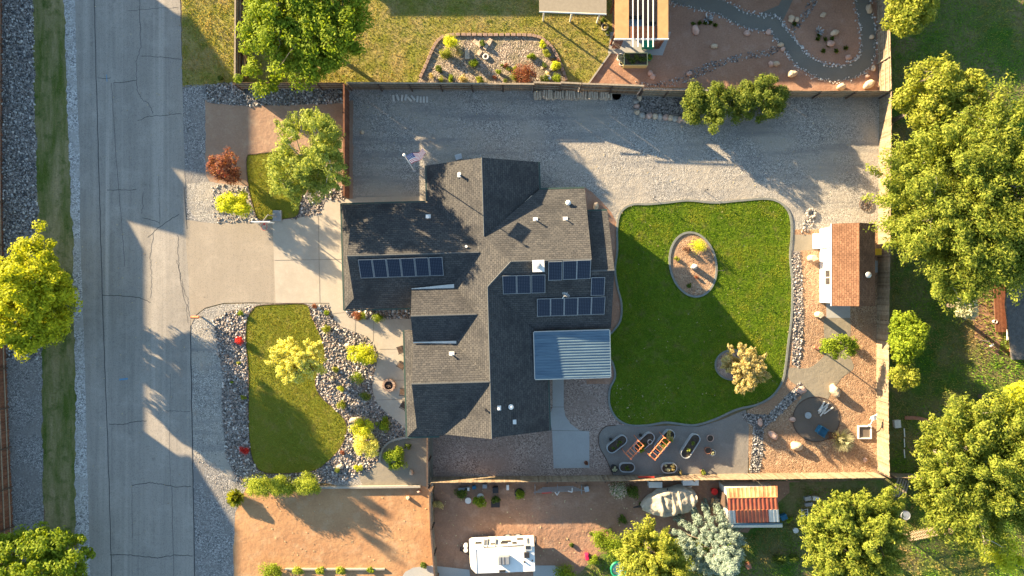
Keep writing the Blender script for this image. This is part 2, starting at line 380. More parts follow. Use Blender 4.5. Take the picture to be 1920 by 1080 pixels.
M['cap'] = plain('ridge_cap', (.075, .08, .085), .9, var=.2, scale=12)
M['blue'] = plain('blue_vinyl', (.02, .11, .20), .4, var=.2)
M['red'] = plain('red_plastic', (.55, .02, .02), .4, var=.1)
M['magenta'] = plain('magenta_plastic', (.55, .02, .08), .4, var=.1)
M['green'] = plain('green_plastic', (.02, .28, .14), .4, var=.1)
M['yellow'] = plain('yellow_plastic', (.60, .38, .03), .5, var=.1)
M['cream'] = plain('cream_steel', (.55, .50, .24), .5, var=.1)
M['bedbrown'] = gravel('garden_bed_soil', [(.09, .07, .055), (.20, .155, .12), (.28, .22, .165), (.36, .29, .22), (.48, .41, .34)], 12, (.17, .15, .09), .9, .04, relief=.14)
M['potsoil'] = ground('planting_soil', (.06, .045, .035), (.10, .08, .06), None, 3, 12, .02, .03, (.6, 1.3))
M['terracotta'] = plain('terracotta', (.30, .13, .08), .8, var=.15)
M['paver'] = islands('paver_blocks', [(.30, .20, .15), (.37, .26, .20), (.42, .32, .26)], .9, .01, fine=6)
M['paleblock'] = plain('pale_block', (.58, .55, .50), .9, var=.1)
M['log'] = islands('split_logs', [(.42, .28, .18), (.68, .54, .40), (.85, .76, .62)], .9, .01, fine=8)
M['tarp'] = plain('canvas_cover', (.36, .32, .25), .9, var=.18, scale=2.6, bmp=.04)
M['bark'] = plain('bark', (.14, .11, .085), .95, var=.3, scale=8, bmp=.02)
M['palebark'] = plain('pale_bark', (.36, .32, .26), .95, var=.2, scale=8, bmp=.02)
M['deadleaf'] = islands('dry_leaves', [(.10, .05, .03), (.18, .09, .05)], .9)
def leafm(name, cols, t=.42): M[name] = islands(name, [tuple(min(.75, x * 1.55) for x in c) for c in cols], .75, translucent=t)
leafm('l_maple', [(.13, .16, .008), (.24, .26, .012), (.36, .36, .018)])
leafm('l_green', [(.075, .115, .008), (.13, .18, .012), (.20, .24, .02)])
leafm('l_ash', [(.08, .115, .02), (.17, .205, .035), (.30, .32, .075)])
leafm('l_elm', [(.06, .09, .010), (.125, .155, .018), (.22, .235, .036)])
leafm('l_yellow', [(.27, .27, .035), (.42, .40, .09), (.52, .48, .17)])
leafm('l_lime', [(.22, .26, .012), (.34, .36, .02), (.44, .44, .04)])
leafm('l_gold', [(.10, .13, .014), (.17, .19, .022), (.26, .26, .045)])
leafm('l_tan', [(.20, .16, .055), (.33, .27, .11), (.46, .39, .19)])
leafm('l_red', [(.07, .03, .022), (.17, .05, .032), (.22, .12, .06)])
leafm('l_scarlet', [(.28, .015, .015), (.45, .04, .03)])
leafm('l_juniper', [(.045, .075, .012), (.09, .12, .018), (.17, .19, .035)])
leafm('l_hedge', [(.11, .15, .014), (.20, .24, .025), (.30, .32, .05)])
leafm('l_spruce', [(.08, .12, .10), (.145, .19, .155), (.23, .27, .22)], .2)
leafm('l_dark', [(.03, .055, .008), (.06, .09, .012), (.11, .14, .025)])
leafm('l_silver', [(.20, .20, .12), (.32, .31, .20)], .2)
leafm('l_flower', [(.40, .28, .26), (.45, .38, .35), (.06, .12, .02), (.05, .10, .02)], .3)

# ------------------------------------------------------------------ scatter tools
def icos(sub):
    import bmesh
    bm = bmesh.new(); bmesh.ops.create_icosphere(bm, subdivisions=sub, radius=1)
    V = np.array([v.co[:] for v in bm.verts]); F = np.array([[v.index for v in f.verts] for f in bm.faces]); bm.free(); return V, F
ICO1 = icos(1); ICO3 = icos(3)
def rocks(name, P, smin, smax, mat, label, z=0.0, parent=None):
    V0, F0 = ICO1; n = len(P); nv = len(V0)
    s = smin + (smax - smin) * RNG.random(n) ** 2
    a = RNG.random(n) * 6.283; ca, sa = np.cos(a), np.sin(a)
    sx = s * (.8 + .6 * RNG.random(n)); sy = s * (.7 + .3 * RNG.random(n)); sz = s * (.5 + .3 * RNG.random(n))
    J = V0[None] * (1 + .22 * (RNG.random((n, nv, 1)) - .5))
    X = J[..., 0] * sx[:, None] / 2; Y = J[..., 1] * sy[:, None] / 2; Z = J[..., 2] * sz[:, None] / 2
    R = np.stack([X * ca[:, None] - Y * sa[:, None] + P[:, 0:1], X * sa[:, None] + Y * ca[:, None] + P[:, 1:2], Z + z + sz[:, None] * .3], -1)
    F = (F0[None] + (np.arange(n) * nv)[:, None, None]).reshape(-1, 3)
    o = bulk(name, R.reshape(-1, 3), 3, mat, parent, faces=F)
    return o if parent else tag(o, label, 'rocks', None, 'stuff')
def turf(name, poly, dens, mat, label, h=.07, w=.05, z=0.0, holes=()):
    P = sample(poly, dens, holes); n = len(P); a = RNG.random(n) * 6.283; ww = w * (.6 + .8 * RNG.random(n)); hh = h * (.5 + RNG.random(n))
    dx, dy = np.cos(a) * ww / 2, np.sin(a) * ww / 2; lx, ly = (RNG.random(n) - .5) * h * 1.2, (RNG.random(n) - .5) * h * 1.2
    zz = np.full(n, z)
    T = np.stack([np.stack([P[:, 0] - dx, P[:, 1] - dy, zz], -1), np.stack([P[:, 0] + dx, P[:, 1] + dy, zz], -1), np.stack([P[:, 0] + lx, P[:, 1] + ly, zz + hh], -1)], 1)
    return tag(bulk(name, T, 3, mat), label, 'grass', None, 'stuff')
def leafquads(C, R, n, size, asp=1.7, flat=.8, up=.5, spray=0):
    """n leaves round every clump centre C (k,3) with radius R (k,)"""
    k = len(C); c = np.repeat(C, n, 0); r = np.repeat(R, n)[:, None]
    d = RNG.normal(size=(k * n, 3)); d /= np.linalg.norm(d, axis=1, keepdims=True)
    rad = (.35 + .75 * RNG.random((k * n, 1)) ** .6); off = d * rad * r; off[:, 2] *= flat
    if spray:
        D0 = C - (C.mean(0) - np.array([0, 0, C[:, 2].ptp() * .3 if hasattr(C[:, 2], 'ptp') else np.ptp(C[:, 2]) * .3])); D0 = D0 / (np.linalg.norm(D0, axis=1, keepdims=True) + 1e-6); D0 = D0 + RNG.normal(size=D0.shape) * .35; D0 /= np.linalg.norm(D0, axis=1, keepdims=True); D0 = np.repeat(D0, n, 0)
        al = (off * D0).sum(1, keepdims=True); off = (off - D0 * al) * .62 + D0 * al * spray
    p = c + off
    nn = d * .9 + RNG.normal(size=d.shape) * .45; nn[:, 2] += up; nn /= np.linalg.norm(nn, axis=1, keepdims=True)
    t = RNG.normal(size=d.shape)
    if spray: t = t * .7 + D0
    t -= nn * (t * nn).sum(1, keepdims=True); t /= np.linalg.norm(t, axis=1, keepdims=True); b = np.cross(nn, t)
    s = size * (.6 + .8 * RNG.random((k * n, 1))); L = t * s * .5 * asp ** .5; B = b * s * .5 / asp ** .5
    return np.stack([p - L, p - B * .9 + L * .1, p + L, p + B * .9 + L * .1], 1)
def crown_clumps(c, rx, ry, rz, k, cr, lobes=9, low=-.5, irr=.3):
    """clump centres over an uneven crown made of several lobes"""
    L = []
    for i in range(lobes):
        a = 6.283 * (i * .618) + random.uniform(-.3, .3); q = math.sqrt((i + .3) / lobes) * .62
        s = random.uniform(.38, .58) * (1 + irr * random.uniform(-.5, .5))
        L.append((math.cos(a) * q, math.sin(a) * q, random.uniform(-.1, .45) * (1 - q * .6), s))
    out = []; tries = 0
    while len(out) < k and tries < k * 60:
        tries += 1; l = random.choice(L); d = Vector((random.gauss(0, 1), random.gauss(0, 1), random.gauss(0, 1))).normalized()
        p = Vector(l[:3]) + d * l[3] * random.uniform(.72, 1.04)
        if p.z < low: continue
        ins = any((p - Vector(m[:3])).length < m[3] * .68 for m in L)
        if ins and random.random() < .8: continue
        out.append((c[0] + p.x * rx, c[1] + p.y * ry, c[2] + p.z * rz))
    return np.array(out)
def limb(mb, base, tip, r0, r1, bend=.15, n=4):
    base = Vector(base); tip = Vector(tip); L = (tip - base).length; pts = [base]
    for i in range(1, n):
        t = i / n; p = base.lerp(tip, t); p += Vector((random.uniform(-1, 1), random.uniform(-1, 1), random.uniform(0, .6))) * L * bend * .5 * math.sin(t * math.pi); pts.append(p)
    pts.append(tip); mb.path(pts, r0, r1)
def tree(px, py, zc, rx, ry, rz, leaf, label, name='leafy_tree', k=150, n=110, cr=.75, size=.2, asp=1.7, lobes=9, bark='bark', trunk=.2, base=None, group=None, low=-.5, limbs=16, cat='tree', up=.5, rot=0, flat=.8, shown=False, clumps=None, spray=0, outer=0):
    c = W(px, py, zc); b = Vector((c.x, c.y, 0)) if base is None else Vector((*base, 0))
    t = thing(name, label, cat, b, group)
    C = crown_clumps((0, 0, 0), rx, ry, rz, k, cr, lobes, low) if clumps is None else clumps
    if rot:
        cr_, sr_ = math.cos(rot), math.sin(rot); C = np.stack([C[:, 0] * cr_ - C[:, 1] * sr_, C[:, 0] * sr_ + C[:, 1] * cr_, C[:, 2]], -1)
    if outer:                                   # straggling sprays past the main outline
        E_ = C[RNG.choice(len(C), int(len(C) * outer))]; C = np.concatenate([C, E_ * (1.04 + .20 * RNG.random((len(E_), 1)) ** 2)])
    C = C + np.array([c.x, c.y, c.z])
    C[:, 2] = np.maximum(C[:, 2], cr * .8)
    R = cr * (.6 + .8 * RNG.random(len(C)))
    bulk('crown', leafquads(C, R, n, size, asp, flat, up, spray), 4, M[leaf], t)
    mb = MB(); fork = Vector((b.x, b.y, max(.5, (c.z - rz * .55)))); limb(mb, b - Vector((0, 0, .1)), fork, trunk, trunk * .75, .05)
    idx = RNG.choice(len(C), min(limbs, len(C)), replace=False); subs = []
    for i in idx:
        tip = Vector(C[i]); limb(mb, fork, tip, trunk * .5, .025, .22, 5)
    if shown:
        for i in RNG.choice(len(C), min(60, len(C)), replace=False):
            tip = Vector(C[i]); j = idx[np.argmin(((C[idx] - C[i]) ** 2).sum(1))]
            if j != i: limb(mb, C[j], tip + (tip - Vector(C[j])).normalized() * .25, .03, .012, .2, 4)
    mb.build('trunk', M[bark], t)
    return t
def bush(px, py, rx, ry, h, leaf, label, name='shrub', k=16, n=70, size=.09, cat='shrub', group=None, cr=None, asp=1.8, zc=None, up=.5, lobes=5, stem='bark', irr=.3):
    zc = h * .5 if zc is None else zc; c = W(px, py, zc); t = thing(name, label, cat, (c.x, c.y, 0), group)
    cr = cr or min(rx, ry) * .34
    C = crown_clumps((0, 0, 0), max(.05, rx - cr * .5), max(.05, ry - cr * .5), h * .55, k, cr, lobes, -.8, irr) + np.array([c.x, c.y, c.z]); C[:, 2] = np.maximum(C[:, 2], cr * .6)
    bulk('foliage', leafquads(C, cr * (.6 + .8 * RNG.random(len(C))), n, size, asp, .85, up), 4, M[leaf], t)
    mb = MB()
    for i in range(min(7, len(C))): limb(mb, (c.x, c.y, -.03), C[i], .03 * min(1, rx), .01, .1, 3)
    mb.build('stem', M[stem], t)
    return t
def tuft(px, py, r, h, leaf, label, name='grass_tuft', n=160, w=.03, cat='plant', group=None):
    c = W(px, py, h * .5); a = RNG.random(n) * 6.283; q = RNG.random(n); lean = r * (.2 + .9 * q)
    bx = c.x + np.cos(a) * r * .2; by = c.y + np.sin(a) * r * .2; hh = h * (1.1 - .6 * q)
    ww = w; dx, dy = -np.sin(a) * ww, np.cos(a) * ww
    A = np.stack([bx - dx, by - dy, np.zeros(n)], -1); B = np.stack([bx + dx, by + dy, np.zeros(n)], -1)
    Cc = np.stack([c.x + np.cos(a) * lean + dx * .8, c.y + np.sin(a) * lean + dy * .8, hh], -1); D = np.stack([c.x + np.cos(a) * lean - dx * .8, c.y + np.sin(a) * lean - dy * .8, hh], -1)
    return tag(bulk(name, np.stack([A, B, Cc, D], 1), 4, M[leaf], loc=Vector((c.x, c.y, 0))), label, cat, group)
def boulder(px, py, rx, ry, h, label, mat='boulder', rz=0, group=None, seed=0, z=0, name='boulder', cat='boulder'):
    c = W(px, py, h * .5); V, F = ICO3; P = []
    for v in V:
        d = 1 + .34 * noise.noise(Vector(v) * 1.3 + Vector((seed * 3.1, px * .1, py * .1))) + .10 * noise.noise(Vector(v) * 4 + Vector((px, py, 0)))
        x, y, zz = v[0] * rx * d, v[1] * ry * d, v[2] * h * .62 * d + h * .4
        P.append((c.x + x * math.cos(rz) - y * math.sin(rz), c.y + x * math.sin(rz) + y * math.cos(rz), max(zz, -.05) + z))
    mb = MB(); mb.add(P, [tuple(f) for f in F]); o = mb.build(name, M[mat], smooth=True, loc=Vector((c.x, c.y, z)))
    return tag(o, label, cat, group)
# ------------------------------------------------------------------ the ground and its sheets
def S(*a, **k): return sheet(*a, **k)
mb = MB(); mb.box((0, 0, -1.0), (1600, 1600, 2.0)); tag(mb.build('ground', M['soil']), 'bare earth and dry grass of the neighbourhood', kind='structure')
# left of the road
S('left_verge_gravel', [(-260, -400), (70, -400), (74, 300), (80, 700), (86, 1500), (-200, 1500)], 1, M['fgravel'], 'grey gravel strip beside the left fence')
_, rockL = S('river_rock_strip', [(2, -60), (62, -60), (66, 150), (68, 300), (72, 440), (76, 560), (78, 674), (12, 674), (6, 400)], 2, M['bedsoil'], 'dark soil under the grey river rocks', rg=.08)
_, ditch = S('grass_verge', [(62, -60), (128, -60), (132, 100), (128, 200), (134, 300), (142, 380), (140, 460), (146, 540), (150, 640), (156, 700), (150, 820), (146, 1140), (84, 1140), (80, 760), (76, 560), (68, 300), (64, 150)], 3, M['verge'], 'worn grass verge between rocks and road', rg=.25)
S('shoulder_gravel', [(120, -60), (150, -60), (160, 300), (166, 700), (172, 1140), (140, 1140), (142, 700), (136, 420), (126, 200)], 4, M['wgravel'], 'pale gravel shoulder along the road', rg=.25)
S('road', [(141, -900), (338, -900), (338, 0), (342, 150), (348, 380), (352, 440), (357, 600), (361, 850), (366, 1080), (380, 2000), (185, 2000), (170, 1080), (163, 850), (160, 700), (150, 420), (150, 300), (144, 150), (141, 0)], 5, M['road'], 'grey cracked asphalt street', rg=.07)
S('driveway_apron', [(346, 412), (400, 419), (470, 417), (512, 415), (517, 568), (470, 567), (420, 568), (385, 577), (368, 590), (358, 612), (354, 520)], 6, M['apron'], 'tan asphalt driveway apron')
_, dr = S('concrete_driveway', [(511, 414), (560, 408), (600, 402), (612, 376), (668, 372), (668, 585), (622, 585), (618, 568), (517, 568)], 7, M['concrete'], 'pale concrete driveway slab')
walkpts = [(617, 560), (620, 580), (628, 600), (640, 612), (665, 622), (690, 632), (704, 648), (710, 665), (706, 684), (700, 706), (698, 725), (702, 748), (715, 765), (738, 784), (770, 812), (800, 815), (800, 560), (650, 560)]
S('front_walkway', walkpts, 8, M['concrete'], 'curved pale concrete walkway and front patio')
S('front_planter_soil', [(646, 560), (647, 584), (655, 596), (672, 601), (700, 598), (776, 598), (776, 560)], 9, M['bedsoil'], 'dark rocky planter under the garage eave')
mb = MB()
for p in ([(597, 405), (600, 568)], [(515, 488), (660, 486)], [(625, 588), (646, 586)], [(667, 601), (666, 622)], [(701, 599), (700, 640)], [(712, 655), (775, 654)], [(699, 712), (775, 713)], [(704, 750), (775, 748)]):
    ribbon(mb, [tuple(W(*q)[:2]) for q in p], .03, .040)
tag(mb.build('slab_joints', M['joint']), 'dark joints between the concrete slabs', kind='structure')
mb = MB(); mb2 = MB()
def crack(pts, w=.035, sub=5, jit=.05, m=None):
    P = []; Q = [W(*p) for p in pts]
    for i in range(len(Q) - 1):
        for k in range(sub): P.append(tuple(Q[i].lerp(Q[i + 1], k / sub)[:2]))
    P.append(tuple(Q[-1][:2])); ribbon(m or mb, P, w, .0262, jit)
crack([(176, -60), (180, 120), (184, 260), (187, 360), (190, 480), (194, 600), (198, 720), (202, 820), (206, 950), (211, 1140)], .06, 10, .02)
crack([(209, 155), (214, 230), (220, 320), (228, 410), (234, 500)], .03, 8, .03)
crack([(257, -40), (263, 15), (264, 90), (256, 115), (257, 165), (265, 185), (280, 195), (288, 212)], .035, 6, .06)
crack([(240, 20), (262, 18), (300, 16), (335, 14)], .025, 6, .05); crack([(184, 147), (209, 147)], .04)
crack([(212, 156), (235, 154), (256, 150)], .045, 4, .04); crack([(265, 105), (300, 107), (340, 112)], .04, 6, .04)
crack([(258, 227), (280, 218), (310, 216), (341, 213)], .04, 6, .05); crack([(201, 356), (230, 356), (257, 356)], .04, 5, .04)
crack([(268, 362), (268, 385), (266, 400)], .03); crack([(267, 408), (290, 414), (300, 418)], .035, 5, .04)
crack([(278, 446), (296, 428), (318, 412), (337, 401)], .045, 6, .04); crack([(288, 440), (282, 480), (284, 520), (283, 560)], .03, 10, .07)
crack([(193, 554), (225, 554), (262, 558), (283, 567)], .05, 6, .03); crack([(330, 487), (338, 510), (342, 535), (352, 560), (355, 592)], .03, 8, .07)
crack([(334, 440), (334, 480), (337, 520), (350, 575), (352, 605)], .03, 8, .06); crack([(205, 795), (230, 796), (255, 790), (275, 789)], .05, 6, .03)
crack([(298, 330), (300, 420)], .02, 8, .05); crack([(312, 770), (335, 771), (357, 772)], .03, 6, .04)
crack([(248, 910), (280, 905), (300, 907), (330, 913), (358, 911)], .05, 6, .04); crack([(206, 1040), (240, 1040), (270, 1043), (300, 1046), (330, 1040), (362, 1042)], .055, 6, .04)
crack([(323, 912), (324, 1000), (327, 1090)], .03, 10, .03); crack([(248, 905), (249, 1010)], .02, 8, .04); crack([(320, 700), (318, 840), (320, 912)], .02, 10, .02)
crack([(345, 350), (351, 430)], .05, 5, .03); crack([(357, 610), (361, 850), (366, 1090)], .07, 10, .03)
tag(mb.build('road_cracks', M['crack']), 'dark cracks and seams in the asphalt', kind='structure')
M['bluepaint'] = plain('utility_paint', (.10, .24, .38), .8)
mb = MB(); ribbon(mb, [tuple(W(200, 140)[:2]), tuple(W(201, 153)[:2])], .06, .0285); ribbon(mb, [tuple(W(224, 712)[:2]), tuple(W(240, 710)[:2])], .14, .0285, .02)
tag(mb.build('utility_marks', M['bluepaint']), 'small blue utility paint marks on the road', kind='structure')
# right of the road, front yard
_, tv = S('top_verge_grass', [(338, -500), (458, -500), (456, 158), (420, 162), (392, 160), (342, 166)], 1.5, M['drylawn'], 'sunlit rough grass verge by the neighbour', rg=.1)
S('verge_gravel', [(342, 160), (392, 158), (392, 420), (346, 420)], 2, M['fgravel'], 'blue grey gravel verge', rg=.12)
_, bedT = S('rock_band', [(386, 160), (420, 154), (470, 160), (655, 163), (655, 194), (560, 196), (480, 199), (430, 197), (388, 192)], 4, M['bedsoil'], 'soil under the band of grey rocks', rg=.1)
S('sandy_yard', [(385, 188), (662, 188), (662, 380), (600, 392), (440, 400), (386, 330)], 3, M['pinkdirt'], 'pinkish sandy front yard', rg=.1)
_, bedA = S('rock_bed', [(392, 340), (410, 344), (470, 350), (478, 400), (512, 404), (512, 414), (470, 418), (400, 419), (372, 415), (352, 390), (350, 345)], 4, M['cgravel'], 'gravel corner with rocks beside the driveway', rg=.08)
_, bedB = S('rock_corner', [(545, 395), (560, 372), (600, 345), (650, 350), (655, 375), (612, 377), (600, 402), (560, 409), (512, 414), (512, 403)], 5, M['bedsoil'], 'rocks under the front tree', rg=.05)
_, lawnS = S('small_front_lawn', [(463, 296), (480, 289), (525, 285), (560, 295), (575, 325), (568, 360), (563, 385), (557, 405), (530, 411), (500, 412), (484, 410), (474, 385), (466, 350)], 6, M['frontlawn'], 'small front lawn beside the driveway', smooth=True)
_, fb = S('front_rock_bed', [(358, 612), (368, 592), (385, 579), (420, 570), (470, 569), (640, 569), (668, 600), (720, 620), (765, 700), (812, 780), (812, 912), (640, 912), (610, 905), (456, 918), (440, 955), (366, 1100), (361, 850)], 2, M['cgravel'], 'gravel front garden')
_, rbl = S('inner_rock_bed', [(425, 585), (470, 573), (620, 572), (630, 600), (700, 640), (708, 665), (700, 730), (770, 812), (790, 820), (760, 822), (725, 832), (708, 865), (690, 885), (640, 905), (620, 903), (462, 915), (445, 905), (425, 860), (415, 760), (418, 700), (405, 640), (400, 600)], 3.4, M['bedsoil'], 'soil under the front river rocks', rg=.1)
_, lawnF = S('front_lawn', [(484, 573), (530, 570), (574, 571), (584, 592), (598, 622), (608, 650), (609, 676), (596, 700), (592, 722), (604, 746), (630, 768), (648, 790), (650, 812), (638, 840), (614, 866), (590, 882), (550, 887), (500, 887), (480, 874), (470, 845), (466, 790), (466, 700), (461, 640), (463, 600), (472, 583)], 5, M['frontlawn'], 'curved sunny front lawn', smooth=True)
S('sand_corner', [(716, 850), (724, 830), (745, 820), (812, 818), (812, 912), (680, 910), (672, 890), (695, 880)], 4, M['path'], 'fine grey gravel corner by the gate', rg=.05)
S('dirt_lot', [(456, 914), (812, 912), (815, 1060), (812, 1160), (436, 1400), (436, 1000), (440, 950)], 3, M['orange'], 'orange dirt lot next door', rg=.12)
S('gravel_verge_low', [(360, 850), (460, 915), (442, 960), (437, 1040), (440, 1160), (370, 1160)], 3.5, M['fgravel'], 'blue grey gravel verge at the lower left', rg=.15)
S('neighbour_walk', [(752, 1084), (760, 1072), (775, 1064), (810, 1060), (880, 1068), (890, 1160), (745, 1160)], 6, M['conc_blue'], 'rounded concrete slab next door', n=3)
S('neighbour_slab', [(1000, 1060), (1040, 1060), (1064, 1072), (1074, 1100), (1070, 1160), (1000, 1160)], 6, M['conc_blue'], 'rounded slab behind the trailer')
# gravel yard, back yard
S('gravel_yard', [(655, 160), (1200, 164), (1655, 176), (1655, 450), (1500, 470), (1180, 600), (1100, 500), (900, 560), (655, 380)], 2, M['cgravel'], 'grey gravel side yard', rg=.05)
S('side_strip', [(668, 370), (810, 368), (810, 385), (668, 385)], 4, M['concrete'], 'concrete strip by the garage wall')
S('brown_gravel_yard', [(812, 790), (1030, 690), (1180, 600), (1195, 800), (1150, 890), (812, 896)], 3, M['pgravel'], 'brown gravel yard behind the house')
S('tan_side_bed', [(1095, 350), (1112, 362), (1130, 380), (1146, 398), (1157, 420), (1157, 480), (1160, 540), (1168, 600), (1150, 640), (1170, 720), (1100, 720), (1060, 380)], 4, M['redgravel'], 'pinkish gravel bed along the house')
lawnpts = [(1157, 470), (1157, 425), (1164, 398), (1184, 384), (1215, 383), (1250, 380), (1290, 376), (1340, 380), (1390, 376), (1438, 373), (1465, 382), (1481, 404), (1484, 440), (1481, 480), (1485, 530), (1484, 590), (1478, 640), (1472, 690), (1466, 716), (1448, 742), (1420, 758), (1380, 768), (1340, 786), (1300, 797), (1250, 792), (1215, 797), (1180, 797), (1156, 784), (1143, 760), (1143, 730), (1153, 706), (1148, 680), (1134, 662), (1134, 636), (1150, 620), (1163, 600), (1165, 570), (1158, 540), (1153, 505)]
_, lawnB = S('back_lawn', lawnpts, 6, M['lawn'], 'large curving back lawn', smooth=True)
kerb('lawn_edging', curve(WP(lawnpts)), .17, 0, .09, M['edging'], 'dark concrete edging curving round the large back lawn')
oval = [(math.cos(a) * 44, math.sin(a) * 61) for a in [i * math.pi / 12 for i in range(24)]]
oval = [(1299 + x * .985 + y * .12, 496 + y * .985 - x * .05) for x, y in oval]
_, ovb = S('oval_bed', oval, 8, M['tangravel'], 'tan gravel oval bed in the lawn', smooth=True, n=2)
kerb('bed_edging', curve(WP(oval), True, 2), .17, 0, .11, M['edging'], 'grey concrete edging ring round the oval gravel bed')
circ = [(1374 + 33 * math.cos(i * math.pi / 8), 684 + 28 * math.sin(i * math.pi / 8)) for i in range(16)]
_, cib = S('tree_ring_soil', circ, 8, M['pgravel'], 'small round bed under the tan shrub', smooth=True, n=2)
kerb('tree_ring', curve(WP(circ), True, 2), .15, 0, .10, M['edging'], 'small concrete ring round the tan shrub bed')
S('tan_yard', [(1490, 430), (1655, 430), (1655, 890), (1405, 890), (1400, 770), (1440, 750), (1470, 700), (1480, 600), (1486, 500)], 4, M['tangravel'], 'orange tan gravel yard around the shed', rg=.06)
S('sandy_path', [(1488, 440), (1535, 440), (1535, 468), (1500, 470), (1488, 480)], 5, M['path'], 'sandy strip before the shed')
S('shed_path', [(1547, 596), (1592, 596), (1592, 660), (1600, 690), (1575, 712), (1548, 760), (1560, 790), (1545, 820), (1500, 815), (1490, 770), (1505, 735), (1480, 712), (1480, 690), (1515, 690), (1540, 672), (1547, 655)], 6.5, M['path'], 'sandy path from the shed', smooth=True)
dp = [(1530 + 44 * math.cos(i * math.pi / 10), 786 + 42 * math.sin(i * math.pi / 10)) for i in range(20)]
S('round_patio', dp, 7.5, M['darkpatio'], 'dark round sitting area', smooth=True, n=2)
kerb('patio_edging', curve(WP(dp), True, 2), .07, 0, .06, M['wood_dark'], 'thin dark steel edging round the dark sitting circle')
S('shed_slab', [(1549, 568), (1594, 568), (1594, 596), (1549, 596)], 8, M['conc_blue'], 'pale slab in front of the shed')
pp = [(1150, 892), (1136, 860), (1124, 838), (1123, 815), (1135, 800), (1160, 796), (1200, 800), (1260, 798), (1310, 800), (1350, 788), (1398, 768), (1404, 800), (1402, 892)]
S('planter_patio', pp, 5, M['finegrey'], 'grey gravel patio with stock tank planters', smooth=False)
kerb('patio_border', curve(WP([(1150, 892), (1136, 860), (1124, 838), (1123, 815), (1135, 800), (1154, 797)]), False), .06, 0, .05, M['wood_dark'], 'thin dark edging at the left end of the planter patio', closed=False)
S('concrete_walk', [(1036, 690), (1057, 690), (1057, 764), (1060, 780), (1070, 795), (1087, 807), (1105, 808), (1105, 877), (1038, 878), (1035, 806), (1030, 780), (1036, 764)], 6, M['conc_blue'], 'pale concrete walk and pad behind the house')
mb = MB(); ribbon(mb, [tuple(W(1036, 763)[:2]), tuple(W(1057, 763)[:2])], .03, .028); ribbon(mb, [tuple(W(1034, 807)[:2]), tuple(W(1104, 808)[:2])], .03, .028)
tag(mb.build('walk_joints', M['joint']), 'joints in the rear concrete walk', kind='structure')
_, stA = S('dry_stream_bed', [(1484, 470), (1500, 472), (1504, 520), (1506, 600), (1502, 660), (1498, 690), (1484, 684), (1487, 600), (1484, 530)], 7, M['bedsoil'], 'soil under the river rock strip', rg=.05)
_, stB = S('stream_bed', [(1390, 775), (1440, 778), (1478, 738), (1500, 716), (1512, 730), (1490, 750), (1455, 785), (1432, 805), (1430, 850), (1424, 886), (1404, 886), (1410, 840), (1412, 800), (1392, 785)], 7, M['bedsoil'], 'dry creek of dark rocks', rg=.05)
# neighbour on top
_, nlawn = S('neighbour_lawn', [(455, -300), (1150, -300), (1148, 96), (1100, 160), (455, 158)], 1, M['drylawn'], 'dry neighbour lawn above the fence', rg=.05)
bedpts = [(782, 156), (800, 120), (812, 92), (826, 72), (850, 66), (920, 66), (995, 67), (1022, 77), (1040, 98), (1052, 124), (1064, 158)]
_, nbed = S('neighbour_bed', bedpts, 3, M['bedbrown'], 'neighbour garden bed of bare soil', rg=.03)
S('neighbour_red_yard', [(1148, -300), (1660, -300), (1656, 174), (1100, 160), (1148, 94)], 2.5, M['redgravel'], 'red gravel neighbour yard', rg=.03)
gp = [(1262, -10), (1300, 2), (1345, 12), (1390, 34), (1430, 44), (1450, 45), (1462, 60), (1482, 86), (1500, 108), (1520, 124), (1550, 136), (1580, 137), (1610, 126), (1626, 104), (1628, 60), (1620, 20), (1612, -20)]
gpc = curve(WP(gp), False); B = band(gpc, 1.25, False)
S('garden_path', [tuple(a) for a, b in B] + [tuple(b) for a, b in reversed(B)], 4, M['greenpath'], 'winding grey green path next door', world=True)
S('path_fork', [(1425, 25), (1460, 10), (1480, -30), (1500, -30), (1478, 18), (1462, 50), (1430, 58)], 3.5, M['greenpath'], 'fork of the neighbour path')
S('neighbour_slab_top', [(1145, 60), (1258, 60), (1242, 104), (1140, 100)], 5, M['conc_blue'], 'concrete slab under the pergola')
# bottom and right neighbours
S('neighbour_lot', [(815, 900), (1500, 902), (1490, 1000), (1400, 1010), (1140, 1100), (1100, 1300), (815, 1300)], 1, M['nbrdirt'], 'reddish dirt lot behind the fence', rg=.1)
_, gR = S('right_grass', [(1660, -300), (2500, -300), (2500, 1500), (1480, 1500), (1480, 905), (1662, 900)], 1.5, M['backgrass'], 'rough grass of the right neighbour', rg=.1)
S('bare_patch', [(1815, 560), (1862, 540), (1880, 620), (1872, 668), (1830, 640)], 2, M['redgravel'], 'bare reddish patch near the brick house', rg=.2)
S('bottom_grass', [(1020, 1140), (1110, 1050), (1180, 1010), (1400, 1000), (1500, 905), (1500, 1300), (1020, 1300)], 2, M['backgrass'], 'weedy grass at the bottom', rg=.3)

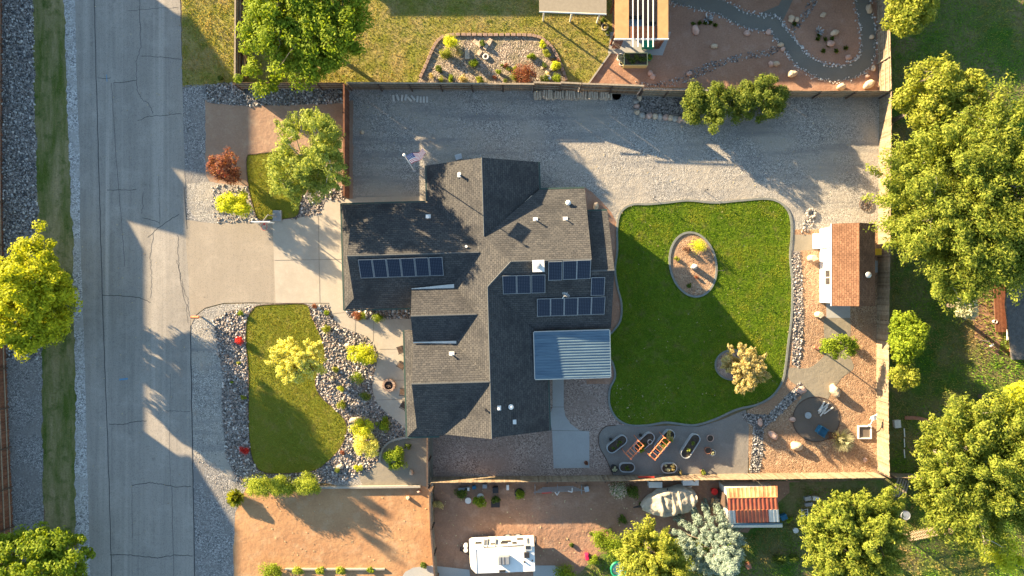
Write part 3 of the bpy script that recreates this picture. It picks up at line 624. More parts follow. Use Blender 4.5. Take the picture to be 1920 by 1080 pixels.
# turf and rocks
turf('grass', lawnB, 330, M['b_lawn'], 'short green grass of the large back lawn', .06, .045, .024, holes=[ovb, cib])
turf('grass', lawnF, 330, M['b_front'], 'sunny yellow green grass of the curved front lawn', .05, .045, .02)
turf('grass', lawnS, 330, M['b_front'], 'short grass of the small lawn by the driveway', .05, .045, .024)
turf('grass', nlawn, 130, M['b_dry'], 'dry patchy grass of the lawn above the fence', .07, .06, .004, holes=[nbed])
turf('grass', tv, 120, M['b_dry'], 'rough grass of the verge at the top', .12, .06, .004)
turf('grass', ditch, 45, M['ditchblades'], 'worn grass of the verge left of the road', .06, .045, .012)
gview = [p for p in WP([(1672, -40), (1960, -40), (1960, 1120), (1480, 1120), (1480, 1000), (1500, 915), (1672, 915)])]
turf('grass', gview, 75, M['b_rough'], 'rough shaded grass right of the long fence', .14, .07, .004)
turf('grass', WP([(1110, 1060), (1180, 1015), (1400, 1005), (1490, 960), (1480, 1120), (1050, 1120)]), 90, M['b_rough'], 'weedy grass under the bottom trees', .14, .06, .008)
rocks('river_rocks', sample(rockL, 52), .08, .24, M['rocksblue'], 'grey and white river rocks left of the road', .008)
rocks('river_rocks', sample(bedT, 48), .09, .26, M['rocksblue'], 'band of grey rocks along the upper fence', .016)
rocks('river_rocks', sample(rbl, 62, [lawnF, WP(walkpts)]), .08, .23, M['rocks'], 'mixed river rocks around the curved front lawn', .012)
rocks('river_rocks', sample(WP([(398, 345), (470, 350), (474, 400), (505, 408), (510, 413), (470, 417), (405, 418), (396, 390)]), 34, [lawnS]), .08, .22, M['rocks'], 'river rocks around the yellow and red shrubs', .016)
rocks('river_rocks', sample(bedB, 40, [lawnS]), .08, .24, M['rocks'], 'river rocks under the front yard tree', .02)
rocks('river_rocks', sample(WP([(648, 580), (650, 588), (660, 597), (675, 599), (770, 596), (770, 578)]), 40), .12, .4, M['rocks'], 'rocks in the planter under the garage eave', .036)
rocks('river_rocks', sample(stA, 60), .07, .20, M['rocks'], 'strip of river rocks between lawn and shed', .028)
rocks('river_rocks', sample(stB, 60), .07, .20, M['rocksblue'], 'dry creek of dark rocks at the lawn corner', .028)
rocks('river_rocks', sample(WP([(1508, 412), (1526, 398), (1530, 410), (1522, 425), (1514, 438), (1503, 440), (1503, 425)]), 50), .08, .22, M['rocks'], 'small trail of rocks above the shed path', .020)
rocks('white_gravel', sample(WP([(1190, 152), (1215, 156), (1260, 150), (1300, 128), (1350, 110), (1400, 98), (1440, 92), (1462, 78), (1470, 88), (1450, 104), (1400, 112), (1360, 122), (1310, 144), (1270, 162), (1200, 164)]), 60), .06, .18, M['rocksblue'], 'dry creek of pale rocks next door', .01)
rocks('white_gravel', sample(WP([(1494, 40), (1506, 20), (1520, -5), (1534, 2), (1515, 30), (1500, 52), (1488, 60), (1480, 48)]), 60), .07, .18, M['rocksblue'], 'short creek of pale rocks between the neighbour paths', .018)
P = []
for a, b in B:
    for s, q in ((a, b), (b, a)):
        d = (s - q).normalized()
        for k in range(4): P.append((s.x + d.x * random.uniform(-.08, .16) + random.uniform(-.15, .15), s.y + d.y * random.uniform(-.08, .16) + random.uniform(-.15, .15)))
rocks('path_stones', np.array(P), .08, .2, M['whiterock'], 'white stones lining the winding neighbour path', .016)
rocks('gravel_stones', sample(WP([(360, 620), (420, 590), (425, 900), (450, 950), (370, 1060)]), 12), .04, .10, M['rocks'], 'scattered pebbles on the lower gravel verge', .008)

def litter(name, P, size, mat, label, z):
    n = len(P); a = RNG.random(n) * 6.283; s_ = size * (.5 + RNG.random(n)); q = []
    for k in range(4): th = a + k * 1.5708; r = s_ * (.6 if k % 2 else 1) / 2; q.append(np.stack([P[:, 0] + np.cos(th) * r, P[:, 1] + np.sin(th) * r, z + .03 * RNG.random(n)], -1))
    return tag(bulk(name, np.stack(q, 1), 4, mat), label, 'litter', None, 'stuff')
M['litter'] = islands('fallen_leaf', [(.35, .28, .15), (.50, .42, .25), (.22, .15, .08)], .9)
litter('fallen_leaves', np.concatenate([sample(lawnB, .5, [ovb, cib]), sample(WP([(1150, 720), (1260, 720), (1260, 790), (1150, 790)]), 4)]), .09, M['litter'], 'small pale fallen leaves on the back lawn', .075)
litter('fallen_leaves', sample(WP([(665, 180), (1640, 190), (1640, 370), (1100, 350), (1000, 300), (668, 300)]), .7), .10, M['litter'], 'scattered leaves and chips on the gravel yard', .035)
litter('fallen_leaves', sample(WP([(345, 0), (140, 0), (170, 1080), (360, 1080)]), .25), .10, M['litter'], 'bits of leaf litter on the road', .03)
litter('fallen_leaves', sample(WP([(450, 930), (800, 930), (800, 1060), (450, 1060)]), 1.2), .12, M['litter'], 'scattered chips on the orange dirt lot', .03)
litter('fallen_leaves', sample(WP([(820, 915), (1490, 915), (1300, 1060), (820, 1060)]), 1.5), .13, M['litter'], 'scattered debris on the reddish lot', .03)
# ------------------------------------------------------------------ the house (local frame turned by 1.6 degrees)
TH = math.radians(1.6); CT, ST = math.cos(TH), math.sin(TH)
def HL(u, v, z): return Vector((u * CT - v * ST, u * ST + v * CT, z))
house = thing('house', 'large single storey house with dark shingled cross gable roof and solar panels', 'house', (0, 0, 0))
hw = lambda u: 6.3 + .58 * u
hcn = lambda v: 6.3 - .584 * (v - 1.97)
hcs = lambda v: 6.3 - .58 * (1.97 - v)
hbe = lambda u: 5.14 - .575 * (u + 2.0)
hde = lambda u: hw(-1.83) - .56 * (u + 1.83)
han = lambda v: 4.95 - .56 * (v - 2.79)
has = lambda v: 4.95 - .56 * (2.79 - v)
hgn = lambda v: 5.24 - .55 * (v + 7.05)
hgs = lambda v: 5.24 - .55 * (-7.05 - v)
hfn = lambda v: 4.73 - .45 * (v + 1.93)
hfs = lambda v: 4.73 - .45 * (-1.93 - v)
rb = MB()
def facet(pts, fn, axis, mi, th=.12):       # slab following a plane
    P = [HL(u, v, fn(u if axis == 'u' else v)) for u, v in pts]; n = len(P)
    Q = [p - Vector((0, 0, th)) for p in P]
    tri = tessellate_polygon([[Vector((p.x, p.y, 0)) for p in P]])
    a2 = sum(P[i].x * P[(i + 1) % n].y - P[(i + 1) % n].x * P[i].y for i in range(n))
    F = []
    for t in tri:
        a, b, c = (P[i] for i in t); s = (b - a).cross(c - a).z
        F.append(t if s > 0 else t[::-1])
    F2 = [tuple(i + n for i in f[::-1]) for f in F]
    sd = [(i, n + i, n + (i + 1) % n, (i + 1) % n) for i in range(n)]
    k = len(rb.v); rb.v += [tuple(p) for p in P + Q]
    for f in F: rb.f.append(tuple(i + k for i in f)); rb.m.append(mi)
    for f in F2 + sd: rb.f.append(tuple(i + k for i in f)); rb.m.append(2)
facet([(-6.55, 9.95), (-6.55, -10.8), (-6.2, -11.4), (-1.83, -11.4), (-1.83, .14), (0, 1.97), (-2.0, 3.96), (-2.0, 9.95)], hw, 'u', 0)
facet([(-2, 9.95), (-2, 3.96), (2.38, 7.7), (2.38, 9.95)], hbe, 'u', 0)
facet([(-2, 3.96), (0, 1.97), (5.97, 1.97), (5.97, 7.7), (2.38, 7.7)], hcn, 'v', 1)
facet([(0, 1.97), (-1.83, .14), (1.72, -3.38), (7.70, -3.38), (7.70, 1.12), (5.97, 1.12), (5.97, 1.97)], hcs, 'v', 1)
facet([(-1.83, .14), (-1.83, -11.3), (2.64, -11.4), (2.64, -3.38), (1.72, -3.38)], hde, 'u', 0)
facet([(5.7, 1.12), (7.70, 1.12), (7.70, 5.88), (5.7, 5.88)], lambda v: 5.807 - .584 * (v - 1.12), 'v', 1)
# garage wing: Dutch gable end to the west
facet([(-12.48, 2.79), (-2.30, 2.79), (-6.45, 7.0), (-13.35, 7.0), (-12.48, 6.13)], han, 'v', 1)
facet([(-12.48, 2.79), (-12.48, -.46), (-13.35, -1.33), (-6.2, -1.33), (-2.30, 2.79)], has, 'v', 1)
facet([(-13.35, 7.0), (-13.35, -1.33), (-12.48, -.46), (-12.48, 6.13)], lambda u: 2.60 + .56 * (u + 13.35), 'u', 0)
# south wing
facet([(-7.80, -7.05), (-1.85, -7.05), (-5.6, -3.1), (-8.62, -3.1), (-7.80, -3.6)], hgn, 'v', 1)
facet([(-7.80, -7.05), (-7.80, -10.78), (-8.62, -11.56), (-5.8, -11.56), (-1.85, -7.05)], hgs, 'v', 1)
facet([(-8.62, -3.1), (-8.62, -11.56), (-7.80, -10.78), (-7.80, -3.1)], lambda u: 2.75 + .53 * (u + 8.62), 'u', 0)
# raised entry gable
facet([(-7.80, -1.93), (-2.60, -1.93), (-4.25, .12), (-7.80, .12)], hfn, 'v', 1)
facet([(-7.80, -1.93), (-7.80, -3.98), (-4.25, -3.98), (-2.60, -1.93)], hfs, 'v', 1)
roof = rb.build('roof', [M['roof_x'], M['roof_y'], M['trim']], house)
mb = MB()                                     # ridge caps
def cap(a, b, m=None, r=.07):
    (m or mb).tube(a + Vector((0, 0, .0)), b + Vector((0, 0, .0)), r, n=5)
for a, b in (((-2, 9.95, hw(-2)), (-2, 4.0, hw(-2))), ((0, 1.97, 6.3), (5.97, 1.97, 6.3)), ((0, 1.97, 6.3), (-1.83, .14, hw(-1.83))), ((-1.83, .14, hw(-1.83)), (-1.83, -11.35, hw(-1.83))), ((5.97, 1.12, 5.81), (7.70, 1.12, 5.81)), ((-12.48, 2.79, 4.95), (-2.4, 2.79, 4.95)), ((-7.8, -7.05, 5.24), (-1.9, -7.05, 5.24)), ((-7.8, -1.93, 4.73), (-2.75, -1.93, 4.73))):
    cap(HL(*a), HL(*b))
mb.build('ridge_cap', M['cap'], roof)
mb = MB()                                     # eave fascia and gutters
def eave(a, b, w=.12, h=.14, m=None, dz=-.10):
    m = MB()
    A, Bq = HL(*a), HL(*b); d = Bq - A; (m or mb).box((A + Bq) / 2 + Vector((0, 0, dz)), (d.xy.length, w, h), math.atan2(d.y, d.x)); m.build('gutter', M['trimgreen'], roof)
eave((-6.62, 9.95, hw(-6.55)), (-6.62, 7.1, hw(-6.55))); eave((2.45, 9.95, hbe(2.38)), (2.45, 7.75, hbe(2.38)))
eave((-13.43, 7.1, 2.60), (-13.43, -1.4, 2.60)); eave((-13.4, 7.08, 2.60), (-6.7, 7.08, 2.60)); eave((-13.4, -1.41, 2.60), (-7.9, -1.41, 2.60))
eave((2.4, 7.78, 2.95), (5.95, 7.78, 2.95)); eave((6.1, 5.96, 3.03), (7.70, 5.96, 3.03)); eave((7.6, -3.46, 3.2), (2.6, -3.46, 3.2))
eave((2.72, -3.6, hde(2.64)), (2.72, -11.4, hde(2.64))); eave((-8.70, -3.1, 2.75), (-8.70, -11.6, 2.75)); eave((-8.6, -11.64, 2.76), (-6.1, -11.64, 2.76))
mb = MB()                                     # white boards of the entry gable
mb.extr([HL(-7.82, .13, 3.80), HL(-4.5, .13, 3.80), HL(-4.5, .44, 3.74), HL(-7.82, .19, 3.74)], (0, 0, -.12)); mb.build('fascia', M['offwhite'], roof); mb = MB()
mb.extr([HL(-7.80, -3.99, 3.80), HL(-4.45, -3.99, 3.80), HL(-4.45, -4.20, 3.76), HL(-7.80, -4.07, 3.76)], (0, 0, -.10))
mb.build('fascia', M['offwhite'], roof)
wb = MB()
def gprism(prof, ext): wb.extr([HL(*p) for p in prof], HL(*ext))
gprism([(-6.05, -11.0, 0), (-6.05, -11.0, 2.5), (-1.83, -11.0, 4.85), (2.25, -11.0, 2.45), (2.25, -11.0, 0)], (0, 20.6, 0))
gprism([(.4, 7.25, 0), (.4, 7.25, 3.0), (.4, 1.97, 6.05), (.4, -3.0, 3.2), (.4, -3.0, 0)], (5.3, 0, 0))
gprism([(5, 5.45, 0), (5, 5.45, 3.1), (5, 1.12, 5.6), (5, -2.9, 3.25), (5, -2.9, 0)], (2.4, 0, 0))
gprism([(-12.46, 6.6, 0), (-12.46, 6.6, 2.65), (-12.46, 2.79, 4.8), (-12.46, -.93, 2.65), (-12.46, -.93, 0)], (8, 0, 0))
gprism([(-7.76, -3.5, 0), (-7.76, -3.5, 3.1), (-7.76, -7.05, 5.05), (-7.76, -11.1, 2.8), (-7.76, -11.1, 0)], (5, 0, 0))
gprism([(-7.3, -.1, 0), (-7.3, -.1, 3.7), (-7.3, -1.93, 4.5), (-7.3, -3.8, 3.7), (-7.3, -3.8, 0)], (4, 0, 0))
wb.build('wall', M['stucco'], house)
gd = MB(); gd.box(HL(-12.50, 2.8, 1.1), (.08, 4.9, 2.2), TH); gdo = gd.build('garage_door', M['offwhite'], house)
pm = MB()
for i in range(4):
    for j in range(4): pm.box(HL(-12.55, .95 + j * 1.22, .30 + i * .54), (.03, 1.02, .42), TH)
pm.build('door_panel', M['white'], gdo)
def window(u, v, z, w, h, face, par=house):
    rz = TH + (math.pi / 2 if face in 'we' else 0); dx = {'w': (-.04, 0), 'e': (.04, 0), 'n': (0, .04), 's': (0, -.04)}[face]
    f = MB(); p = HL(u + dx[0], v + dx[1], z)
    for s in (-1, 1):
        f.box(p + Vector((math.cos(rz) * s * w / 2, math.sin(rz) * s * w / 2, 0)), (.08, .09, h + .08), rz); f.box(p + Vector((0, 0, s * h / 2)), (w + .06, .10, .08), rz)
    f.box(p, (.04, .07, h), rz); fo = f.build('window', M['white'], par)
    g = MB(); g.box(HL(u + dx[0] * .5, v + dx[1] * .5, z), (w, .04, h), rz); g.build('pane', M['glass'], fo)
for a in ((-7.76, -5.3, 1.5, 1.8, 1.3, 'w'), (-7.76, -9.2, 1.5, 1.8, 1.3, 'w'), (-3.5, 9.6, 1.5, 1.5, 1.2, 'n'), (.3, 9.6, 1.5, 1.5, 1.2, 'n'), (4.2, 7.25, 1.5, 1.6, 1.2, 'n'), (7.4, 1.5, 1.3, 2.2, 1.7, 'e'), (7.4, 4.2, 1.5, 1.2, 1.2, 'e'), (2.25, -9.5, 1.5, 1.6, 1.2, 'e'), (-2.5, -11.0, 1.5, 1.5, 1.2, 's'), (-6.05, 8.4, 1.5, 1.2, 1.2, 'w'), (-10.0, 6.6, 1.6, 1.2, .8, 'n'), (-10, -.93, 1.6, 1.2, 1.0, 's')): window(*a)
d = MB(); d.box(HL(-7.33, -2.0, 1.06), (.08, 1.0, 2.1), TH); do = d.build('door', M['wood_red'], house)
d = MB(); d.ball(HL(-7.42, -1.62, 1.0), .04, .04, .04, 8, 6); d.build('handle', M['galv'], do)
d = MB(); d.box(HL(2.29, -6.6, 1.06), (.08, 1.0, 2.1), TH); d.build('door', M['white'], house)
# solar panels
def msolar():
    m, nt, b = newmat('solar_cells'); tc = nt.nodes.new('ShaderNodeTexCoord'); mp = nt.nodes.new('ShaderNodeMapping'); nt.links.new(tc.outputs['Object'], mp.inputs[0])
    mp.inputs['Scale'].default_value = (7.9, 7.9, 1)
    ck = N(nt, 'ShaderNodeTexVoronoi', Scale=1.0); ck.inputs['Randomness'].default_value = 0; ck.distance = 'EUCLIDEAN'; nt.links.new(mp.outputs[0], ck.inputs['Vector'])
    r = ramp(nt, [(0, (.002, .007, .022)), (.50, (.003, .010, .030)), (.58, (.07, .085, .11)), (1, (.07, .085, .11))]); nt.links.new(ck.outputs['Distance'], r.inputs[0])
    nt.links.new(r.outputs[0], b.inputs['Base Color']); b.inputs['Roughness'].default_value = .3; b.inputs['Specular IOR Level'].default_value = .3; return m
M['solar'] = msolar()
def panel(px, py, fn, lift=.10, w=1.04, h=1.60):
    z = 4.0
    for _ in range(8):
        p = W(px, py, z); u = p.x * CT + p.y * ST; v = -p.x * ST + p.y * CT; z = fn(v) + lift
    sl_ = math.atan(fn(v + 1) - fn(v)); o = thing('solar_panel', None, None, (0, 0, 0)); o.parent = house
    c = HL(u, v, z)
    from mathutils import Matrix
    g = MB(); g.box((0, 0, 0), (w - .05, h - .05, .03)); cell = g.build('solar_panel', M['solar'], None)
    g = MB()
    for s in (-1, 1): g.box((s * (w / 2 - .02), 0, 0), (.035, h, .055)); g.box((0, s * (h / 2 - .02), 0), (w, .035, .052))
    fr = g.build('frame', M['steel_grey'], None)
    bpy.data.objects.remove(o)
    cell.parent = house; fr.parent = cell; cell.location = c; cell.rotation_euler = (sl_, 0, TH)
for i in range(6): panel(686.5 + i * 26.3, 504 - i * .9, has)
for x, y in ((955.5, 534), (982, 533.3), (1009.5, 532.3), (1041, 508), (1068.5, 506.5), (1094.5, 505.3), (1121, 537), (1019.5, 576.5), (1045, 575.6), (1070.5, 574.8), (1096, 573.8), (1121.5, 573)): panel(x, y, hcs)
# roof fittings
def onroof(px, py, fn, ax):
    z = 4.0
    for _ in range(14):
        p = W(px, py, z); u = p.x * CT + p.y * ST; v = -p.x * ST + p.y * CT; z = fn(u if ax == 'u' else v)
    return HL(u, v, z)
def pipe(px, py, fn, ax, r=.05, h=.45, base=.18, mat='white'):
    p = onroof(px, py, fn, ax); g = MB(); g.box(p + Vector((0, 0, .02)), (base * 2, base * 2, .07), TH); g.cyl(p, r, h, 10); g.cyl(p + Vector((0, 0, h)), r * 1.5, .05, 10); g.build('roof_vent', M[mat], house)
pipe(862, 328, hw, 'u', .09, .55); pipe(875, 463, hw, 'u', .07, .5); pipe(1004, 412, hcn, 'v', .06, .6); pipe(1060, 411, hcn, 'v', .05, .4); pipe(847, 664, hgn, 'v', .06, .35, .2)
pipe(803, 407, han, 'v', .1, .3, .2); pipe(935, 765, hde, 'u', .07, .3, .18); pipe(964, 791, hde, 'u', .06, .25, .17); pipe(911, 768, hw, 'u', .06, .25, .1, 'black')
for px, py, fn, ax in ((1065, 381, hcn, 'v'), (958, 762, hde, 'u')):
    p = onroof(px, py, fn, ax); g = MB(); g.cyl(p, .14, .28, 14); g.ball(p + Vector((0, 0, .28)), .21, .21, .14, 16, 8, True); g.build('roof_turbine', M['white'], house, smooth=True)
p = onroof(1009, 499, hcs, 'v'); g = MB(); g.box(p + Vector((0, 0, .22)), (.80, .80, .5), TH); g.box(p + Vector((0, 0, .48)), (.88, .88, .05), TH); ch = g.build('chimney', M['white'], house)
g = MB(); g.cyl(p + Vector((0, 0, .5)), .17, .28, 16); g.ball(p + Vector((0, 0, .8)), .24, .24, .1, 16, 6); g.build('chimney_cap', M['galv'], ch, smooth=True)
p = onroof(1054, 560, hcs, 'v'); dish = thing('satellite_dish', None, None, (0, 0, 0)); bpy.data.objects.remove(dish)
from mathutils import Matrix
g = MB(); g.tube(p, p + Vector((.12, .22, .65)), .035); g.tube(p, p + Vector((-.25, -.1, .02)), .025); base_ = g.build('satellite_dish', M['white'], house)
g = MB(); P0 = p + Vector((.22, .30, .80)); R3 = Matrix.Rotation(math.radians(-25), 3, 'Z') @ Matrix.Rotation(math.radians(-58), 3, 'X')
n = 20; V = [P0 + R3 @ Vector((0, 0, -.05))]
for j in (1, 2, 3):
    for i in range(n): a = 6.283 * i / n; q = j / 3; V.append(P0 + R3 @ Vector((.33 * q * math.cos(a), .27 * q * math.sin(a), -.05 + .07 * q * q)))
F = [(0, 1 + i, 1 + (i + 1) % n) for i in range(n)]
for j in (0, 1): F += [(1 + j * n + i, 1 + (j + 1) * n + i, 1 + (j + 1) * n + (i + 1) % n, 1 + j * n + (i + 1) % n) for i in range(n)]
g.add(V, F); g.tube(P0 + R3 @ Vector((0, -.25, 0)), P0 + R3 @ Vector((0, -.1, .35)), .012); g.build('reflector', M['galv'], base_)

# corrugated metal patio cover
def corr(name, c1, c2, axis, freq, bmp, rust=None, metal=.4, rough=.45):
    m, nt, b = newmat(name)
    col = mixc(nt, c1, c2, contrast(nt, noisef(nt, 1.0, mapped(nt, (.5, 2.5, 1) if axis == 'x' else (2.5, .5, 1))), .35, .7))
    if rust: col = mixc(nt, col, rust, contrast(nt, noisef(nt, 1.3), .45, .6))
    nt.links.new(col, b.inputs['Base Color']); b.inputs['Roughness'].default_value = rough; b.inputs['Metallic'].default_value = metal; return m
M['bluemetal'] = corr('ribbed_metal', (.15, .23, .29), (.10, .16, .22), 'x', 1, 0)
def ribbed(a, b, c, d, n, amp, name, mat, parent, up=Vector((0, 0, 1))):
    """sheet a-b-c-d with n trapezoid ribs running along a->b, stepped along a->d"""
    V = []; F = []; prof = [(0, 0), (.30, 0), (.42, 1), (.68, 1), (.80, 0)]; k = 0
    A, B_, C_, D_ = map(Vector, (a, b, c, d)); rows = [((i + t) / n, hgt * amp) for i in range(n) for t, hgt in prof] + [(1, 0)]
    for t, hg in rows: V += [A.lerp(D_, t) + up * hg, B_.lerp(C_, t) + up * hg]
    for i in range(len(rows) - 1): F.append((2 * i, 2 * i + 1, 2 * i + 3, 2 * i + 2))
    mb = MB(); mb.add(V, F); o = mb.build(name, mat, parent); s = o.modifiers.new('solid', 'SOLIDIFY'); s.thickness = .012; return o
cover = thing('patio_cover', 'blue grey ribbed metal patio cover behind the house', 'patio cover', HL(4.5, -5.4, 0))
a, b_, c_, d_ = HL(1.62, -3.5, 3.56), HL(7.52, -3.5, 3.56), HL(7.52, -7.2, 3.40), HL(1.62, -7.2, 3.40)
ribbed(a, b_, c_, d_, 17, .045, 'roof_sheet', M['bluemetal'], cover)
g = MB()
for p, q in ((a, b_), (b_, c_), (c_, d_), (d_, a)): 
    dd = q - p; g.tube(p - Vector((0, 0, .06)), q - Vector((0, 0, .06)), .07, n=4)
g.build('frame', M['offwhite'], cover)
for u, v in ((2.9, -7.05), (5.2, -7.05), (7.4, -7.05), (7.4, -3.8)):
    g = MB(); p = HL(u, v, 0); g.box(p + Vector((0, 0, 1.66)), (.12, .12, 3.3), TH); g.build('post', M['offwhite'], cover)

# ------------------------------------------------------------------ fences
def fence(name, pts, h, mat, label, rails=0, gap=.01, w=.14, cap=None, posts=2.4, jitter=.02, hvar=.02, missing=0, z0=0, world=False, group=None, th=.022, cat='fence', postmat='wood_dark'):
    P = [Vector(p) if world else W(*p[:2]) for p in pts]
    P = [Vector((p.x, p.y, 0)) for p in P]; t = thing(name, label, cat, P[0], group); hs = h if isinstance(h, (list, tuple)) else [h] * len(P)
    bm_ = MB(); rm = MB(); n = 0
    for i in range(len(P) - 1):
        a, b = P[i], P[i + 1]; L = (b - a).length; d = (b - a).normalized(); nn = Vector((-d.y, d.x, 0)); rz = math.atan2(d.y, d.x); k = max(1, int(L / (w + gap)))
        for j in range(k):
            if missing and random.random() < missing: continue
            q = a + d * (w + gap) * (j + .5); hh = hs[i] + (hs[i + 1] - hs[i]) * j / k + random.uniform(-hvar, hvar)
            from mathutils import Matrix as Mx
            bm_.box((q.x + nn.x * random.uniform(-.004, .004), q.y + nn.y * random.uniform(-.004, .004), hh / 2 + z0), (w, th, hh), rz + random.uniform(-jitter, jitter), tilt=Mx.Rotation(random.uniform(-jitter, jitter) * .5, 3, 'X'))
        hm = min(hs[i], hs[i + 1])
        for z in (.35, hm * .55, hm - .25):
            o = nn * (rails or .045); rm.box((a + b) / 2 + o + Vector((0, 0, z)), (L, .045, .09), rz)
        m = max(1, round(L / posts))
        for j in range(m + (i == len(P) - 2)):
            q = a + d * L * j / m + nn * ((rails or .045) * 2.1); g = MB(); g.box((q.x, q.y, hm / 2 - .05), (.1, .1, hm + .02), rz); g.build('post', M[postmat], t)
        if cap: cm = cap
    bm_.build('boards', M[mat], t); rm.build('rail', M[postmat if postmat != 'wood_dark' else 'rail'], t)
    if cap:
        g = MB()
        for i in range(len(P) - 1):
            a, b = P[i], P[i + 1]; L = (b - a).length; rz = math.atan2((b - a).y, (b - a).x); g.box((a + b) / 2 + Vector((0, 0, max(hs[i], hs[i + 1]) + .04)), (L + .05, .13, .04), rz)
        g.build('cap_rail', M[cap], t)
    return t
fence('board_fence', [(4, -200), (4, 300), (6, 460), (12, 690), (27, 1060), (34, 1300)], 1.85, 'wood_red', 'red brown wooden fence at the left edge beside grey gravel', rails=.05, w=.10, gap=.012, jitter=.12, hvar=.05, posts=3)
fence('board_fence', [(455, 167), (655, 167)], 1.8, 'wood_brown', 'dark board fence above the band of grey rocks', rails=-.05, hvar=.01)
fence('board_fence', [(660, 168), (1000, 170), (1048, 172), (1085, 174), (1196, 178)], [1.75, 1.85, 2.3, 2.55, 2.45], 'wood_brown', 'long dark board fence along the grey gravel yard behind the firewood', rails=-.05, hvar=.01, cap='rail')
fence('board_fence', [(1198, 180), (1290, 182), (1460, 182), (1648, 182)], 1.8, 'wood_tan', 'weathered board fence behind the three round junipers', rails=-.05, missing=.03)
fence('board_fence', [(1642, -220), (1645, 60), (1648, 180)], 1.9, 'wood_tan', 'tan fence on the right side of the red gravel neighbour yard', rails=-.05, hvar=.01, postmat='rail', w=.13)
fence('board_fence', [(1649, 183), (1647, 420), (1644, 600), (1643, 750), (1645, 884)], 1.85, 'wood_tan', 'long tan board fence right of the brown roofed shed', rails=.05, hvar=.02, jitter=.05, w=.12)
fence('board_fence', [(812, 894), (1130, 891), (1400, 888), (1640, 885)], 1.75, 'wood_tan', 'long pale board fence below the planter patio', rails=-.05, hvar=.015, w=.13, jitter=.03)
fence('board_fence', [(655, 372), (655, 170)], 1.8, 'wood_red', 'red brown fence left of the flagpole', rails=.05, hvar=.01, cap='wood_red', posts=2.5)
fence('board_fence', [(457, 158), (459, -150)], 1.8, 'wood_brown', 'dark fence with pale cap left of the big neighbour tree', rails=-.05, hvar=.01, cap='rail')
fence('gate_fence', [(806, 806), (806, 905)], 1.7, 'wood_dark', 'short dark fence between gravel corner and brown gravel yard', rails=.05, hvar=.01, cap='wood_dark', cat='fence')
fence('board_fence', [(810, 912), (812, 980), (820, 1075), (824, 1300)], 1.6, 'wood_brown', 'dark weathered fence beside the orange dirt lot', rails=.05, hvar=.01, cap='wood_dark')
fence('picket_fence', [(1662, 886), (1820, 892)], 1.5, 'wood_tan', 'short gappy fence running right from the long fence corner', rails=-.05, w=.07, gap=.07)
fence('picket_fence', [(1690, 1000), (1760, 985), (1812, 975)], 1.7, 'wood_tan', 'gappy picket fence among shaded grass at lower right', rails=-.05, w=.07, gap=.11)
g = MB(); g.box((W(545, 912) + W(700, 912)) / 2 + Vector((2.2, 0, .12)), (10.4, .16, .42), .01); tag(g.build('retaining_wall', M['edgelight']), 'low pale retaining wall between rock bed and orange dirt', 'wall')
kerb('curb', curve(WP([(712, 866), (716, 846), (728, 830), (748, 822), (775, 818), (800, 816)]), False), .16, 0, .22, M['edgelight'], 'curved low concrete curb beside the gravel corner', 'curb', False)
kerb('curb', [tuple(W(1103, 158)[:2]), tuple(W(1147, 96)[:2])], .12, 0, .16, M['edgelight'], 'straight pale edging between neighbour lawn and red gravel', 'curb', False)
kerb('curb', [tuple(W(535, 1066)[:2]), tuple(W(722, 1066)[:2])], .12, 0, .2, M['edgelight'], 'low pale curb at the bottom of the dirt lot', 'curb', False)
kerb('lawn_border', curve(WP([(484, 573), (530, 570), (574, 571), (584, 592), (598, 622), (608, 650), (609, 676), (596, 700), (592, 722), (604, 746), (630, 768), (648, 790), (650, 812), (638, 840), (614, 866), (590, 882), (550, 887), (500, 887), (480, 874), (470, 845), (466, 790), (466, 700), (461, 640), (463, 600), (472, 583)])), .06, 0, .06, M['wood_dark'], 'thin dark steel border round the curved front lawn', 'edging')
kerb('lawn_border', curve(WP([(463, 296), (480, 289), (525, 285), (560, 295), (575, 325), (568, 360), (563, 385), (557, 405), (530, 411), (500, 412), (484, 410), (474, 385), (466, 350)])), .06, 0, .06, M['wood_dark'], 'thin dark border round the small lawn by the driveway', 'edging')
# ------------------------------------------------------------------ trees
MP = 1 / PXM
LD = [(-.6, -.9, .0), (1.0, .4, 0), (.1, 1.6, 0)]
Cm = np.concatenate([crown_clumps((0, 0, 0), 3.3, 4.5, 2.9, 360, .46, 16, -.85)] + [np.array([(dx + random.gauss(0, .38) * (1.3 - t), dy + random.gauss(0, .38) * (1.3 - t), 1.6 + t * (3.2 - .8 * k))]) for k, (dx, dy, _) in enumerate(LD) for t in [i / 11 for i in range(12)]])
tree(60, 562, 4.0, 3.3, 4.5, 2.9, 'l_maple', 'bright yellow green maple left of the road on the river rocks', 'maple_tree', k=360, n=120, cr=.46, size=.17, lobes=16, low=-.85, outer=.10, clumps=Cm)
tree(80, 1060, 4.0, 3.9, 2.9, 2.6, 'l_green', 'mid green maple in the bottom left corner', 'maple_tree', k=230, n=115, cr=.46, size=.17, lobes=12, outer=.12)
tree(566, 38, 5.0, 5.2, 4.9, 3.0, 'l_green', 'large green shade tree on the neighbour lawn left of the garden bed', 'shade_tree', k=440, n=120, cr=.56, size=.17, lobes=16, outer=.12, shown=True)
tree(586, 302, 5.1, 2.95, 3.55, 3.7, 'l_ash', 'pale green feathery tree between small front lawn and red brown fence', 'front_yard_tree', k=330, n=135, cr=.50, size=.12, spray=1.15, outer=.08, asp=2.6, lobes=11, bark='palebark', trunk=.13, shown=True)
